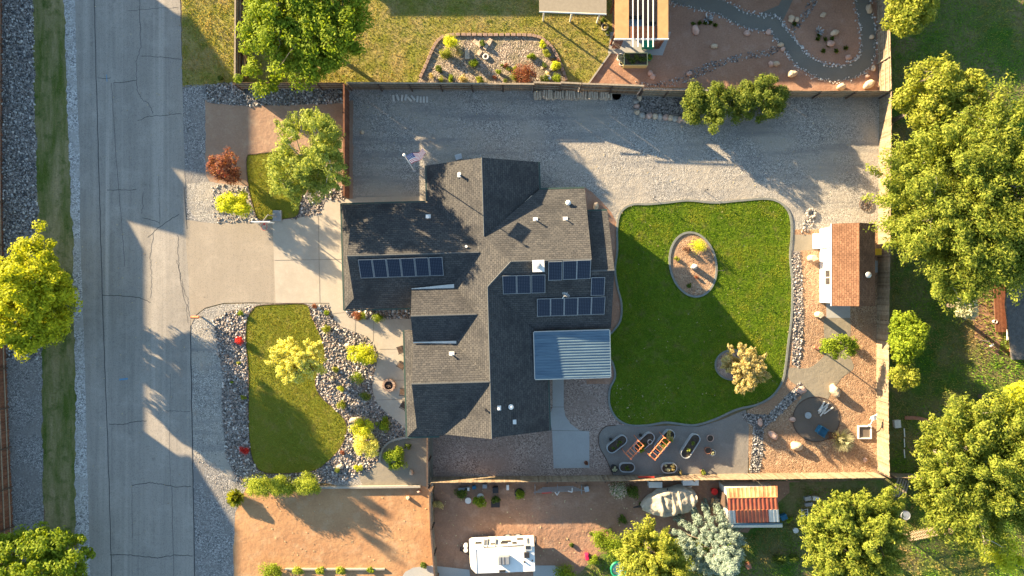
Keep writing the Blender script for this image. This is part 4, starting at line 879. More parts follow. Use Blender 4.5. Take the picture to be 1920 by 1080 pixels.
tree(555, 677, 2.2, 2.1, 1.9, 1.4, 'l_yellow', 'small pale yellow tree standing on the curved front lawn', 'golden_tree', k=190, n=120, cr=.30, size=.10, spray=1.3, outer=.15, asp=2.2, lobes=9, trunk=.07, shown=True)
big = dict(asp=2.4, size=.145, spray=1.6, outer=.24)
tree(1825, 376, 7.0, 6.1, 6.9, 4.0, 'l_elm', 'huge sprawling green tree right of the fence and brown roofed shed', 'elm_tree', k=800, n=165, cr=.72, lobes=20, trunk=.4, shown=True, limbs=26, bark='palebark', **big)
tree(1760, 188, 6.0, 3.2, 2.6, 2.4, 'l_gold', 'yellow topped tree at the upper corner of the huge sprawling tree', 'elm_tree', k=200, n=115, cr=.48, size=.16, lobes=9, trunk=.2, outer=.15, shown=True)
tree(1842, 882, 6.0, 5.1, 5.4, 3.4, 'l_elm', 'large feathery tree at the lower right beside the picket fence', 'elm_tree', k=580, n=160, cr=.62, lobes=16, trunk=.3, shown=True, limbs=22, bark='palebark', **big)
tree(1602, 1008, 5.5, 3.7, 3.8, 3.0, 'l_elm', 'round green tree below the fence right of the rusty roofed shed', 'elm_tree', k=400, n=160, cr=.5, lobes=13, trunk=.25, shown=True, **big)
tree(1230, 1055, 4.5, 2.5, 2.7, 2.6, 'l_gold', 'yellow green tree at the bottom edge left of the blue spruce', 'elm_tree', k=230, n=125, cr=.45, lobes=10, trunk=.18, asp=2.4, size=.14, spray=1.5, outer=.15)
tree(1705, 10, 4.5, 2.2, 2.2, 1.8, 'l_gold', 'small round golden tree at the top right behind the fence', 'round_tree', k=90, n=110, cr=.5, size=.17, lobes=7)
tree(1572, 652, 2.0, 1.5, 1.1, .8, 'l_green', 'small leaning bright green tree below the shed', 'young_tree', k=46, n=80, cr=.33, size=.12, lobes=6, trunk=.06, base=tuple(W(1532, 652)[:2]))
tree(1700, 632, 3.0, 1.25, 2.0, 1.6, 'l_green', 'green tree hugging the back of the long tan fence', 'round_tree', k=90, n=110, cr=.45, size=.16, lobes=8)
tree(1694, 700, 2.6, 1.0, 1.4, 1.0, 'l_gold', 'yellow green bushy tree behind the fence below the dark green tree', 'round_tree', k=50, n=100, cr=.38, size=.14, lobes=5)
tree(1915, 470, 5.0, 1.6, 2.6, 1.6, 'l_dark', 'dark green tree at the right edge beside the brick house', 'round_tree', k=70, n=110, cr=.55, size=.18, lobes=5)
tree(1912, 760, 4.5, 1.8, 1.6, 1.4, 'l_lime', 'light green tree crown at the right edge above the large feathery tree', 'round_tree', k=60, n=100, cr=.5, size=.16, lobes=5)
tree(1812, 575, 3.0, 1.0, .9, .6, 'l_silver', 'pale drooping leafy branch tree below the huge tree', 'young_tree', k=34, n=80, cr=.3, size=.16, asp=3, lobes=4)
tree(1885, 1040, 2.5, 1.6, 1.3, 1.2, 'l_lime', 'low light green tree in the bottom right corner', 'young_tree', k=50, n=90, cr=.4, size=.14, lobes=5)
# blue spruce: whorled cone
C = []
for i in range(560):
    hh = random.random() ** 1.25; R_ = (1 - hh) * 1.0 + .06; a = random.random() * 6.283; a = round(a / .42) * .42 + random.uniform(-.11, .11); q = R_ * random.uniform(.55, 1.0) ** .6
    C.append((math.cos(a) * q * 3.0, math.sin(a) * q * 2.9, (hh - .5) * 6.6 - q * .5))
tree(1350, 1038, 4.0, 3.0, 3.0, 3.0, 'l_spruce', 'pale blue green spruce at the bottom edge', 'spruce_tree', n=120, cr=.28, size=.09, asp=3.0, spray=1.5, clumps=np.array(C), trunk=.16, up=.3, k=10)
# tan shrub in the lawn
tree(1393, 690, 1.9, 1.75, 1.65, 1.2, 'l_tan', 'tan leaved bushy tree on the small ring in the back lawn', 'ornamental_tree', k=190, n=110, cr=.26, size=.10, spray=1.4, outer=.15, asp=2.4, lobes=9, trunk=.07, shown=True)
# junipers
for x, y, rx, ry, l, zc in ((1299, 190, 1.05, 1.95, 'round juniper with two crowns leftmost of the three by the rock border', 1.6), (1336, 200, 1.1, 2.3, 'narrow juniper touching the leftmost one by the boulder row', 1.7), (1390, 190, 1.6, 1.9, 'wide middle juniper along the weathered fence', 1.6), (1432, 180, 1.6, 2.2, 'tall right juniper along the weathered fence', 1.7), (1454, 188, 1.1, 1.5, 'small juniper at the right end of the juniper row', 1.3)):
    bush(x, y, rx, ry, zc * 1.8, 'l_juniper', l, 'juniper', k=90, n=110, size=.11, cr=.34, zc=zc, lobes=7, cat='juniper', group='junipers along the weathered fence')
bush(427, 312, 1.6, 1.7, 3.2, 'l_red', 'red and brown leaved shrub beside the sandy front yard', 'red_shrub', k=60, n=90, size=.10, cr=.32)
bush(420, 322, .7, .7, 3.2, 'l_scarlet', 'scarlet leaved shoots inside the red brown shrub', 'red_shrub', k=5, n=30, size=.08, cr=.25)
bush(442, 384, 1.5, 1.4, 3.0, 'l_lime', 'yellow green round shrub at the corner of driveway and small lawn', 'yellow_shrub', k=60, n=100, size=.11, cr=.32)
bush(682, 663, 1.2, 1.1, 1.2, 'l_lime', 'lime yellow round shrub beside the front walkway', 'yellow_shrub', k=46, n=110, size=.09, cr=.28)
bush(690, 835, 1.2, 1.35, 1.6, 'l_yellow', 'pale yellow shrub between front lawn and gravel corner', 'yellow_shrub', k=60, n=100, size=.09, cr=.3)
bush(682, 802, 1.15, .95, 1.3, 'l_lime', 'lime green spreading shrub above the pale yellow shrub', 'yellow_shrub', k=40, n=90, size=.09, cr=.28)
bush(719, 795, .65, .65, .9, 'l_green', 'small dark green shrub right of the lime green shrub', k=20, n=90, size=.08)
bush(741, 858, 1.0, 1.15, 1.2, 'l_green', 'bright green shrub on the gravel corner by the curved curb', k=44, n=100, size=.10, cr=.28)
bush(764, 836, .4, .35, .4, 'l_dark', 'low dark shrub at the top of the gravel corner', k=10, n=60, size=.07)
for x, y, rx, l in ((490, 910, 1.45, 'left third of the clipped hedge below the curved front lawn'), (530, 911, 1.2, 'middle bush of the clipped hedge below the front lawn'), (578, 908, 1.35, 'right bush of the clipped hedge at the end of the retaining wall')):
    bush(x, y, rx, .98, 1.9, 'l_hedge', l, 'hedge_bush', k=70, n=110, size=.08, cr=.34, cat='hedge', group='hedge bushes below the front lawn', irr=.1)
tuft(441, 934, .75, .9, 'l_gold', 'golden grass clump left of the hedge', n=500)
small = [(671, 592, .5, 'l_red', 'reddish brown shrub at the left corner of the garage planter'), (693, 576, .0, '', ''), (679, 594, .42, 'l_green', 'green mound shrub in the garage planter'), (710, 596, .5, 'l_green', 'wide green mound shrub at the edge of the garage planter'), (612, 587, .28, 'l_green', 'tiny green shrub in rocks by the top right of the front lawn'), (590, 574, .25, 'l_red', 'tiny reddish plant at the driveway edge of the rocks'), (613, 617, .42, 'l_gold', 'small golden round shrub in rocks right of the front lawn'), (629, 693, .30, 'l_gold', 'small golden tuft shrub between yellow tree and lime shrub'), (670, 709, .60, 'l_green', 'green leafy shrub below the lime yellow shrub'), (641, 760, .45, 'l_gold', 'golden ball shrub right of the front lawn bend'), (686, 742, .55, 'l_juniper', 'spiky olive shrub beside the patio edge'), (640, 728, .30, 'l_lime', 'tiny yellow shrub above the golden ball shrub'), (642, 848, .28, 'l_red', 'small red brown mound right of the lower front lawn'), (634, 881, .32, 'l_juniper', 'small olive mound below the red brown mound'), (672, 877, .38, 'l_lime', 'small lime mound left of the gravel corner'), (450, 586, .32, 'l_green', 'small dark green shrub left of the lawn top corner'), (448, 680, .18, 'l_gold', 'tiny golden plant in rocks left of the front lawn'), (456, 745, .26, 'l_gold', 'small golden plant on the left rim of the front lawn'), (436, 716, .16, 'l_green', 'tiny green plant in rocks left of the lawn'), (1310, 462, .72, 'l_lime', 'lime green shrub in the oval gravel bed'), (1269, 485, .25, 'l_gold', 'tiny yellowish plant at the left of the oval bed'), (1293, 536, .25, 'l_dark', 'small dark plant at the bottom of the oval bed'), (1307, 520, .2, 'l_red', 'small reddish plant in the lower oval bed'), (1602, 650, .5, 'l_green', 'small green shrub right of the leaning green tree')]
for x, y, r, lf, lb in small:
    if r: bush(x, y, r, r * .9, r * 1.3, lf, lb, k=max(8, int(r * 34)), n=70, size=.06, cr=r * .42)
for x, y, r, lb in ((449, 638, .42, 'scarlet shrub on rocks left of the front lawn top'), (458, 843, .42, 'dark scarlet shrub on rocks left of the lower front lawn')): bush(x, y, r, r, .6, 'l_scarlet', lb, 'red_shrub', k=16, n=80, size=.06, cr=.2)
bush(1290, 468, .45, .4, .5, 'deadleaf', 'dark burgundy shrub beside the lime shrub in the oval bed', k=12, n=50, size=.07)
tuft(1580, 826, 1.0, 1.0, 'l_silver', 'sparse straw coloured bush below the dark round patio', n=420, w=.012, cat='shrub')
bush(1562, 818, .4, .4, .5, 'deadleaf', 'small dark dead shrub left of the straw coloured bush', k=10, n=50, size=.07)
# neighbour garden bed plants
for i, (x, y, r, lf, lb) in enumerate([(848, 78, .75, 'l_lime', 'bright lime shrub at the upper left of the neighbour garden bed'), (838, 101, .55, 'l_gold', 'golden shrub below the lime shrub in the garden bed'), (862, 98, .4, 'l_tan', 'tan tufted shrub right of the golden shrub'), (889, 118, .42, 'l_green', 'green shrub near the middle left of the garden bed'), (822, 130, .35, 'l_juniper', 'small olive shrub at the left rim of the garden bed'), (905, 80, .3, 'l_dark', 'dark shrub by the bricks at the top of the garden bed'), (935, 134, .25, 'l_green', 'tiny green plant mid garden bed'), (1016, 83, .4, 'l_lime', 'lime shrub at the top right of the garden bed'), (1024, 100, .42, 'l_gold', 'golden lime shrub on the right side of the garden bed'), (997, 106, .35, 'l_green', 'green plant left of the right rim of the bed'), (1042, 122, .5, 'l_lime', 'lime shrub on the right rim of the garden bed'), (1045, 145, .5, 'l_green', 'green shrub at the lower right corner of the bed'), (985, 138, 1.05, 'l_red', 'broad brown shrub at the bottom of the garden bed'), (965, 142, .5, 'l_juniper', 'olive shrub left of the broad brown shrub'), (870, 148, .4, 'l_tan', 'tan shrub at the bottom left of the bed'), (900, 150, .4, 'l_gold', 'golden shrub at the bottom of the bed'), (1022, 150, .45, 'l_juniper', 'olive shrub right of the broad brown shrub'), (845, 148, .35, 'l_green', 'green shrub in the lower left corner of the bed')]):
    bush(x, y, r, r * .9, r * 1.4, lf, lb, 'garden_shrub', k=max(8, int(r * 32)), n=70, size=.08, cr=r * .4)
for i in range(16):
    x, y, r = random.choice([(random.uniform(806, 960), random.uniform(136, 153)), (random.uniform(995, 1048), random.uniform(112, 150)), (random.uniform(905, 990), random.uniform(120, 152))]) + (random.uniform(.15, .32),)
    bush(x, y, r, r, r * 1.2, random.choice(['l_juniper', 'l_tan', 'l_dark', 'l_gold', 'l_red']), 'low mixed ground plant in the neighbour garden bed', 'bed_plant', k=7, n=50, size=.06, cr=r * .45, group='low mixed plants of the neighbour garden bed')
# plants on the reddish lot
for x, y, r, lf, lb in ((1160, 918, 1.0, 'l_flower', 'flowering shrub with pale blossoms below the fence'), (1130, 1012, 1.0, 'l_green', 'green shrub left of the yellow green tree'), (1150, 1025, 1.2, 'l_green', 'broad green shrub touching the yellow green tree'), (1168, 974, .42, 'l_dark', 'dark weed clump above the broad green shrub'), (1190, 922, .7, 'l_dark', 'dark weeds between flowering shrub and covered boat'), (1142, 995, .3, 'l_dark', 'tiny dark weed above the green shrub'), (1110, 1000, .22, 'l_dark', 'tiny dark weed left of the green shrub'), (1122, 1000, .16, 'l_dark', 'smallest weed near the green shrub'), (1115, 1050, .5, 'l_green', 'small green plant beside the magenta canister'), (866, 926, .6, 'l_dark', 'dark weeds beside the junk below the fence'), (900, 940, .6, 'l_green', 'green weeds between round lids below the fence'), (930, 938, .4, 'l_dark', 'dark weeds beside the dark ground hatch'), (974, 926, .5, 'l_green', 'green weeds at the right of the junk row'), (822, 945, .5, 'l_tan', 'tan weed tuft right of the dirt lot fence'), (1072, 1022, .2, 'l_dark', 'tiny weed right of the white trailer'), (1206, 945, .35, 'l_dark', 'dark weed left of the boat cover bow'), (1490, 1045, .5, 'l_dark', 'dark shrub below the timber pile at lower right'), (510, 1072, 1.0, 'l_green', 'leafy green shrub at the bottom edge of the dirt lot'), (600, 1070, .4, 'l_hedge', 'low shrub in the bottom curb bed'), (560, 1070, .5, 'l_hedge', 'low shrub left in the bottom curb bed'), (640, 1070, .4, 'l_hedge', 'low shrub right in the bottom curb bed'), (696, 1068, .3, 'l_green', 'tiny plant at the right end of the bottom curb'), (796, 1060, .3, 'l_dark', 'tiny spiky plant on the rounded slab next door'), (1060, 1075, 1.0, 'l_green', 'green bush at the bottom edge right of the trailer'), (1715, 905, .5, 'l_dark', 'dark weeds right of the fence corner'), (1480, 975, .3, 'l_green', 'green weed right of the rusty roofed shed'), (1462, 1050, .6, 'l_dark', 'dark weeds between spruce and round tree'), (415, 147, .3, 'l_dark', 'dark weed near the white litter at the top verge'), (1300, 44, .16, 'l_dark', 'small dark plant in the red gravel near the pergola')):
    bush(x, y, r, r * .85, r * 1.2, lf, lb, 'weedy_shrub', k=max(8, int(r * 30)), n=70, size=.09, cr=r * .4)
for i, (x, y) in enumerate([(1312, 43), (1322, 43), (1331, 42), (1341, 47), (1533, 73), (1547, 73), (1553, 84), (1544, 95), (1568, 95), (1586, 90), (1560, 72), (1489, 45), (1536, 66)]):
    tuft(x, y, .22, .22, 'l_dark', 'small dark grass tuft dotted on the red gravel yard', n=60, cat='plant', group='small dark tufts on the red gravel')
for x, y, lb in ((1328, 34, 'pale silvery spiky plant on the red gravel by the pergola'), (1536, 58, 'silvery star shaped spiky plant inside the winding path loop')): tuft(x, y, .42, .4, 'whiterock', lb, 'agave', n=26, w=.05)

# ------------------------------------------------------------------ boulders
BL = [(1566, 732, .38, .50, .85, 'white rounded boulder right of the sandy path', 'boulder', .5), (1494, 837, .50, .36, .6, 'pale round boulder below the dark round patio', 'boulder', .1), (1450, 816, .50, .26, .45, 'long tan boulder by the dry creek', 'boulderpink', -.6), (1503, 732, .45, .3, .4, 'pale flat boulder at the top of the dry creek', 'boulderpink', 0), (1486, 786, .22, .22, .4, 'small pink boulder left of the dark round patio', 'boulderpink', 0), (1623, 863, .14, .25, .3, 'small pinkish stone near the fence corner', 'boulderpink', .2), (1302, 500, .24, .22, .8, 'pale upright boulder in the oval bed', 'bouldergrey', 0), (1117, 386, .25, .3, .4, 'tan boulder beside the upper right house corner', 'boulder', 0), (1425, 792, .2, .3, .35, 'small pale boulder in the dry creek bend', 'boulderpink', .1), (622, 711, .22, .2, .3, 'pale round rock right of the yellow tree', 'boulder', 0), (637, 875, .3, .2, .3, 'pale rock below the front lawn right end', 'boulder', .3), (771, 886, .16, .22, .4, 'small pale rock at the right of the gravel corner', 'boulder', .2), (765, 934, .16, .14, .35, 'small pale rock on the orange dirt lot', 'boulder', .3), (785, 922, .16, .12, .25, 'tiny tan rock beside the small pale rock', 'boulderpink', 0), (653, 648, .3, .2, .3, 'pale rock left of the lime yellow shrub', 'boulder', 0), (668, 788, .5, .3, .3, 'tan flat rock above the lime green shrub', 'boulder', .2), (693, 576, .3, .3, .4, 'tan round rock in the planter by the garage', 'boulder', 0), (1304, 55, .28, .42, .5, 'pink boulder among dark tufts near the pergola', 'boulderpink', .3), (1401, 62, .25, .22, .3, 'round tan boulder on the red gravel right of the pink one', 'boulderpink', 0), (1339, 86, .3, .2, .35, 'pale flat boulder above the pale dry creek', 'boulder', -.2), (1220, 137, .22, .25, .35, 'pink boulder at the left end of the pale dry creek', 'boulderpink', 0), (1224, 144, .25, .2, .3, 'second pink boulder at the left end of the pale dry creek', 'boulderpink', .4), (1293, 138, .25, .2, .3, 'pink boulder on the lower bank of the pale dry creek', 'boulderpink', .1), (1484, 34, .25, .3, .4, 'tan boulder beside the short creek at the top', 'boulder', 0), (1494, 36, .2, .22, .3, 'smaller tan boulder right of the tan boulder at the top', 'boulder', 0), (1543, 28, .25, .2, .3, 'pale boulder inside the top of the path loop', 'boulder', .4), (1565, 61, .32, .25, .4, 'tan boulder right of the silvery star plant', 'boulder', .2), (1558, 81, .35, .25, .35, 'pink boulder in the middle of the path loop', 'boulderpink', 0), (1591, 107, .26, .2, .3, 'small pale boulder at the lower right of the path loop', 'boulderpink', 0), (1630, 16, .25, .4, .4, 'tan boulder near the top of the right tan fence', 'boulder', 0), (1635, 69, .2, .2, .3, 'tan boulder between path loop and fence', 'boulder', 0), (1638, 128, .2, .25, .3, 'tan boulder near the fence lower end', 'boulder', 0), (1446, 120, .22, .26, .3, 'pinkish boulder left below the winding path', 'boulderpink', 0), (1456, 119, .3, .2, .35, 'tan boulder touching the pinkish one below the winding path', 'boulder', 0), (1486, 138, .4, .3, .5, 'tan boulder on the sunlit bank by the fence', 'boulder', .3), (1578, 162, .38, .26, .5, 'tan boulder by the middle of the sunlit fence strip', 'boulder', .2), (1630, 158, .5, .3, .5, 'pale split boulder at the right end of the sunlit strip', 'boulder', .5), (1441, 60, .2, .24, .3, 'pink boulder at the fork of the neighbour path', 'boulderpink', 0), (1464, 84, .25, .2, .35, 'tan boulder at the end of the pale dry creek', 'boulder', 0), (1468, 92, .2, .18, .3, 'small pink boulder at the end of the pale dry creek', 'boulderpink', 0), (1626, 143, .2, .15, .3, 'small pink boulder above the pale split one', 'boulderpink', 0), (679, 248, .18, .15, .2, 'lone pale rock on the grey gravel near the red brown fence', 'boulder', 0), (1278, 237, .1, .1, .15, 'tiny pale rock on the gravel below the boulder row', 'boulder', 0)]
for i, (x, y, rx, ry, h, lb, mt, rz) in enumerate(BL): boulder(x, y, rx, ry, h, lb, mt, rz, seed=i)
ORD = ['first', 'second', 'third', 'fourth', 'fifth', 'sixth', 'seventh', 'eighth', 'ninth', 'tenth']
row = [(1199, 183), (1192, 191), (1194, 199), (1195, 210)] + [(1204, 216), (1217, 217), (1228, 218), (1237, 219), (1248, 220), (1257, 221), (1266, 222), (1275, 224), (1284, 224), (1291, 226)]
for i, (x, y) in enumerate(row):
    boulder(x, y, .27 if i > 3 else .2, .24, .42, (ORD[i] + ' boulder from the top in the short column left of the dark bed') if i < 4 else (ORD[i - 4] + ' boulder from the left in the row below the dark bed'), ['boulder', 'bouldergrey', 'boulderpink'][i % 3], i * .7, 'boulders edging the dark bed left of the junipers', seed=50 + i)
S('dark_bed', [(1197, 182), (1300, 184), (1300, 222), (1240, 218), (1198, 212)], 5, M['bedsoil'], 'dark gravel bed inside the boulder row')
ringc = W(1521, 400)
for i in range(10):
    a = i * .628; boulder(1521 + math.cos(a) * 7.5, 400 + math.sin(a) * 7.5, .14, .11, .2, 'stone of the small fire ring above the shed', 'bouldergrey', a, 'stones of the small fire ring', seed=80 + i, name='ring_stone', cat='stone')
# sawn stone posts near the shed
for x, y, r, h, lb in ((1523, 484, .30, .85, 'upright pale stone block left of the white shed wall'), (1536, 590, .28, .75, 'upright pale stone block near the slab below the shed')):
    c = W(x, y, h * .5); g = MB(); g.cyl((c.x, c.y, 0), r, h, 9, r * .85, rz=.3); g.box((c.x + .05, c.y - .05, h - .06), (r * 1.5, r * 1.2, .13), .5); tag(g.build('stone_block', M['boulder'], loc=Vector((c.x, c.y, 0)), bevel=.04), lb, 'stone')
# paver border and pavers
bl = [(790, 142), (800, 120), (812, 92), (826, 73), (850, 66), (920, 66), (995, 67), (1022, 77), (1040, 98), (1052, 124), (1062, 152)]
c = curve(WP(bl), False, 30); src = None; last = None; cnt = 0
for i in range(len(c) - 1):
    p = Vector(c[i]); 
    if last is not None and (p - last).length < .40: continue
    d = Vector(c[i + 1]) - p; rz = math.atan2(d.y, d.x); last = p
    if src is None:
        g = MB(); g.box((p.x, p.y, .08), (.37, .26, .16)); src = tag(g.build('paver_block', M['paver'], loc=Vector((p.x, p.y, 0)), bevel=.02), 'tan concrete block in the border of the neighbour garden bed', 'paver', 'border blocks of the neighbour garden bed'); src.rotation_euler.z = rz; o = src
    else: o = src.copy(); COL.objects.link(o); o.location = (p.x, p.y, 0); o.rotation_euler.z = rz + random.uniform(-.08, .08)
for x, y, w, h, a, lb in ((895, 82, .32, .75, .9, 'tilted tan slab by the top middle of the garden bed'), (876, 102, .38, .85, 0, 'pale upright rectangular slab left in the garden bed'), (911, 88, .3, .5, -.5, 'tan block below the tilted slab'), (918, 80, .3, .6, -.5, 'tan block right of the tilted slab'), (899, 100, .3, .5, -.6, 'tan block above the stone ring'), (1020, 125, .5, .25, .6, 'brown timber step on the right of the garden bed'), (1029, 133, .6, .25, .6, 'lower brown timber step on the right of the garden bed')):
    q = W(x, y); g = MB(); g.box((q.x, q.y, .07), (w, h, .14), a); tag(g.build('garden_slab', M['boulder'], loc=Vector((q.x, q.y, 0)), bevel=.02), lb, 'slab')
q = W(911, 107); g = MB(); g.ring((q.x, q.y, .1), .2, .07); tag(g.build('stone_ring', M['paleblock'], loc=q), 'small round stone ring in the garden bed', 'ring')
q = W(1028, 146, .4); g = MB(); g.cyl((q.x, q.y, 0), .1, .35, 10); g.ring((q.x, q.y, .4), .2, .05, 18); g.cyl((q.x, q.y, .33), .12, .06, 14, .2); tag(g.build('bird_bath', M['galv'], loc=Vector((q.x, q.y, 0))), 'grey bird bath in the lower right of the garden bed', 'bird bath')
xs = [(738, 184, .1), (746, 183, .35), (754, 184, -.1), (761, 183, -.25), (768, 186, .75), (775, 184, .7), (783, 186, -.1), (789, 187, 0), (795, 187, 0), (801, 187, .02)]
src = None
for x, y, a in xs:
    q = W(x, y)
    if src is None:
        g = MB(); g.box((q.x, q.y, .05), (.17, .50, .1)); src = tag(g.build('pale_block', M['paleblock'], loc=Vector((q.x, q.y, 0)), bevel=.015), 'pale concrete block in the loose row near the upper fence', 'block', 'loose pale blocks near the upper fence'); o = src
    else: o = src.copy(); COL.objects.link(o); o.location = (q.x, q.y, 0)
    o.rotation_euler.z = a; o['label'] = ORD[xs.index((x, y, a))] + ' pale concrete block from the left in the loose row by the upper fence'
src = None                                       # firewood stack in two layers
for lay in range(3):
    for i in range(34):
        x = 1003 + i * 4.25 + (lay % 2) * 2; q = W(x, 180); zz = .1 + lay * .17
        if lay == 2 and i % 5 == 3: continue
        if src is None:
            g = MB(); g.extr([(q.x - .09, q.y - .3, zz - .07), (q.x + .09, q.y - .3, zz - .06), (q.x + .05, q.y - .3, zz + .07), (q.x - .04, q.y - .3, zz + .08)], (0, .6, 0)); src = tag(g.build('split_log', M['log'], loc=Vector((q.x, q.y, zz))), 'pale split log in the firewood row along the upper fence', 'firewood', 'split logs stacked along the upper fence'); o = src
        else: o = src.copy(); COL.objects.link(o); o.location = (q.x, q.y + random.uniform(-.06, .06), zz)
        o.rotation_euler = (random.uniform(-.05, .05), random.uniform(-.5, .5), random.uniform(-.12, .12)); s_ = random.uniform(.8, 1.2); o.scale = (s_, random.uniform(.8, 1.25), 1)
q = W(1155, 181); g = MB(); g.cyl((q.x, q.y, 0), .33, .35, 16, .38); g.cyl((q.x, q.y, .3), .36, .05, 16); tag(g.build('fire_bowl', M['black'], loc=q), 'black round bowl at the right end of the firewood row', 'bowl')
# ------------------------------------------------------------------ yard objects
# flagpole with waving flag
q = W(777, 321); t = thing('flagpole', 'white flagpole with a flag of stars and stripes on the gravel yard', 'flagpole', q)
top = W(758, 291, 8.4); g = MB(); g.tube(q, top, .05, .035, 10); g.build('pole', M['white'], t)
g = MB(); g.cyl((q.x, q.y, 0), .12, .06, 12); g.build('base', M['galv'], t); g = MB(); g.ball(top + Vector((0, 0, .06)), .11, .11, .11, 12, 8); g.build('finial', M['white'], t, smooth=True)
FL, FH, nu, nv = 1.6, .95, 39, 26
def flagpt(u, v):                       # u along fly, v down the hoist
    d = Vector((.78, .42, 0)).normalized(); s = u * FL; side = Vector((-d.y, d.x, 0))
    p = top + Vector((.05, 0, -.25)) + d * s * .82 + Vector((0, 0, -s * .42 - v * FH * .86)); p += side * (.16 * math.sin(u * 7 + v * 1.2) * u + .30 * v * (.3 + u * .7)); return p + Vector((.34 * v, -.52 * v, 0))
mats = [M['flagred'] if False else plain('flag_red', (.45, .03, .05), .8, var=.03), plain('flag_white', (.75, .73, .72), .8, var=.02), plain('flag_blue', (.03, .05, .18), .8, var=.03)]
g = MB(); P = [flagpt(i / nu, j / nv) for j in range(nv + 1) for i in range(nu + 1)]; g.v = [tuple(p) for p in P]
for j in range(nv):
    for i in range(nu):
        st = j // 2; mi = 0 if st % 2 == 0 else 1
        if i < nu * .4 and st < 7:
            mi = 2
            if (i % 3 == 1 and j % 4 == 1) or (i % 3 == 2 and j % 4 == 3 and i < 14): mi = 1
        k = j * (nu + 1) + i; g.f.append((k, k + 1, k + nu + 2, k + nu + 1)); g.m.append(mi)
g.build('flag', mats, t)
# basketball hoop
b0 = W(521, 407); t = thing('basketball_hoop', 'portable basketball hoop with clear backboard at the driveway edge', 'basketball hoop', b0)
g = MB(); g.box(b0 + Vector((0, .1, .12)), (.75, .9, .24)); g.build('base', M['steel_grey'], t, bevel=.06)
bb = Vector((b0.x - .05, b0.y - .75, 3.35)); g = MB(); g.path([b0 + Vector((0, 0, .2)), b0 + Vector((0, -.05, 2.3)), bb + Vector((0, .12, -.1))], .05, .04); g.tube(b0 + Vector((0, .3, .2)), b0 + Vector((0, -.02, 1.4)), .025); g.build('pole', M['steel_grey'], t)
g = MB(); g.box(bb, (1.5, .06, 1.0)); bo = g.build('backboard', M['white'], t)
g = MB(); [g.box(bb + Vector((0, -.035, -.18 + s * .2)), (.55, .012, .04)) for s in (-1, 1)]; [g.box(bb + Vector((s * .26, -.037, -.18)), (.04, .012, .4)) for s in (-1, 1)]; g.build('target_square', M['red'], bo)
g = MB(); g.ring(bb + Vector((0, -.38, -.35)), .225, .014, 20); g.box(bb + Vector((0, -.09, -.35)), (.14, .14, .05)); r = g.build('rim', M['red'], t)
g = MB()
for i in range(10): a = i * .628; g.tube(bb + Vector((.22 * math.cos(a), -.38 + .22 * math.sin(a), -.36)), bb + Vector((.13 * math.cos(a + .5), -.38 + .13 * math.sin(a + .5), -.75)), .006, n=4)
g.build('net', M['white'], r)
# mailbox
q = W(378, 594); t = thing('mailbox', 'orange red mailbox on a post where driveway meets road', 'mailbox', q); g = MB(); g.box(q + Vector((.0, 0, .5)), (.11, .11, 1.0)); g.build('post', M['wood_tan'] if False else M['rail'], t)
g = MB(); pr = [(-.34, y, 1.0 + z) for y, z in ((-.11, 0), (.11, 0), (.11, .14), (.07, .22), (0, .25), (-.07, .22), (-.11, .14))]; g.extr([Vector((q.x, q.y, 0)) + Vector(p) for p in pr], (.62, 0, 0)); bx = g.build('box', M['orangewood'], t); g = MB(); g.box(q + Vector((-.355, 0, 1.11)), (.02, .19, .2)); g.build('door', M['orangewood'], bx)
# fire pit and chairs
q = W(730, 722); t = thing('fire_pit', 'round stone fire pit on the front patio', 'fire pit', q); g = MB()
for i in range(14): a = i * .4488; g.box(q + Vector((.45 * math.cos(a), .45 * math.sin(a), .16)), (.2, .19, .32), a)
g.build('stone_ring', M['paver'], t, bevel=.015); g = MB(); g.cyl(q, .37, .12, 18); g.build('ash_bed', M['black'], t)
g = MB(); [g.tube(q + Vector((math.cos(a) * .25, math.sin(a) * .25, .14)), q + Vector((-math.cos(a) * .2, -math.sin(a) * .2, .26)), .045) for a in (.3, 1.4, 2.5)]; g.build('firewood', M['wood_dark'], t)
def chair(px, py, rz, label):
    q = W(px, py); t = thing('patio_chair', label, 'chair', q, 'dark patio chairs by the fire pit'); t.rotation_euler.z = rz; L = q
    def bl(g, n, par=t, m='black'): return g.build(n, M[m], par, loc=L)
    g = MB(); g.box(q + Vector((0, 0, .42)), (.52, .52, .05)); bl(g, 'seat', m='wood_dark')
    g = MB()
    for i in range(6): g.box(q + Vector((-.22 + i * .088, .29 + .0, .75)), (.06, .03, .62))
    g.box(q + Vector((0, .29, 1.06)), (.54, .05, .06)); bl(g, 'backrest')
    for sx in (-1, 1):
        g = MB(); g.box(q + Vector((sx * .29, 0, .62)), (.05, .56, .035)); bl(g, 'armrest')
        for sy in (-1, 1): g = MB(); g.tube(q + Vector((sx * .26, sy * .25, 0)), q + Vector((sx * .25, sy * .23, .6 if sy < 0 else .42)), .02); bl(g, 'leg')
chair(753, 655, 1.9 - 3.14, 'dark patio chair at the top of the front patio half under the eave'); chair(754, 684, 2.6 + 3.14, 'dark patio chair below the top one under the eave'); chair(757, 733, 4.6, 'dark patio chair nearest the fire pit by the wall'); chair(759, 758, 4.2, 'dark patio chair at the bottom of the front patio')
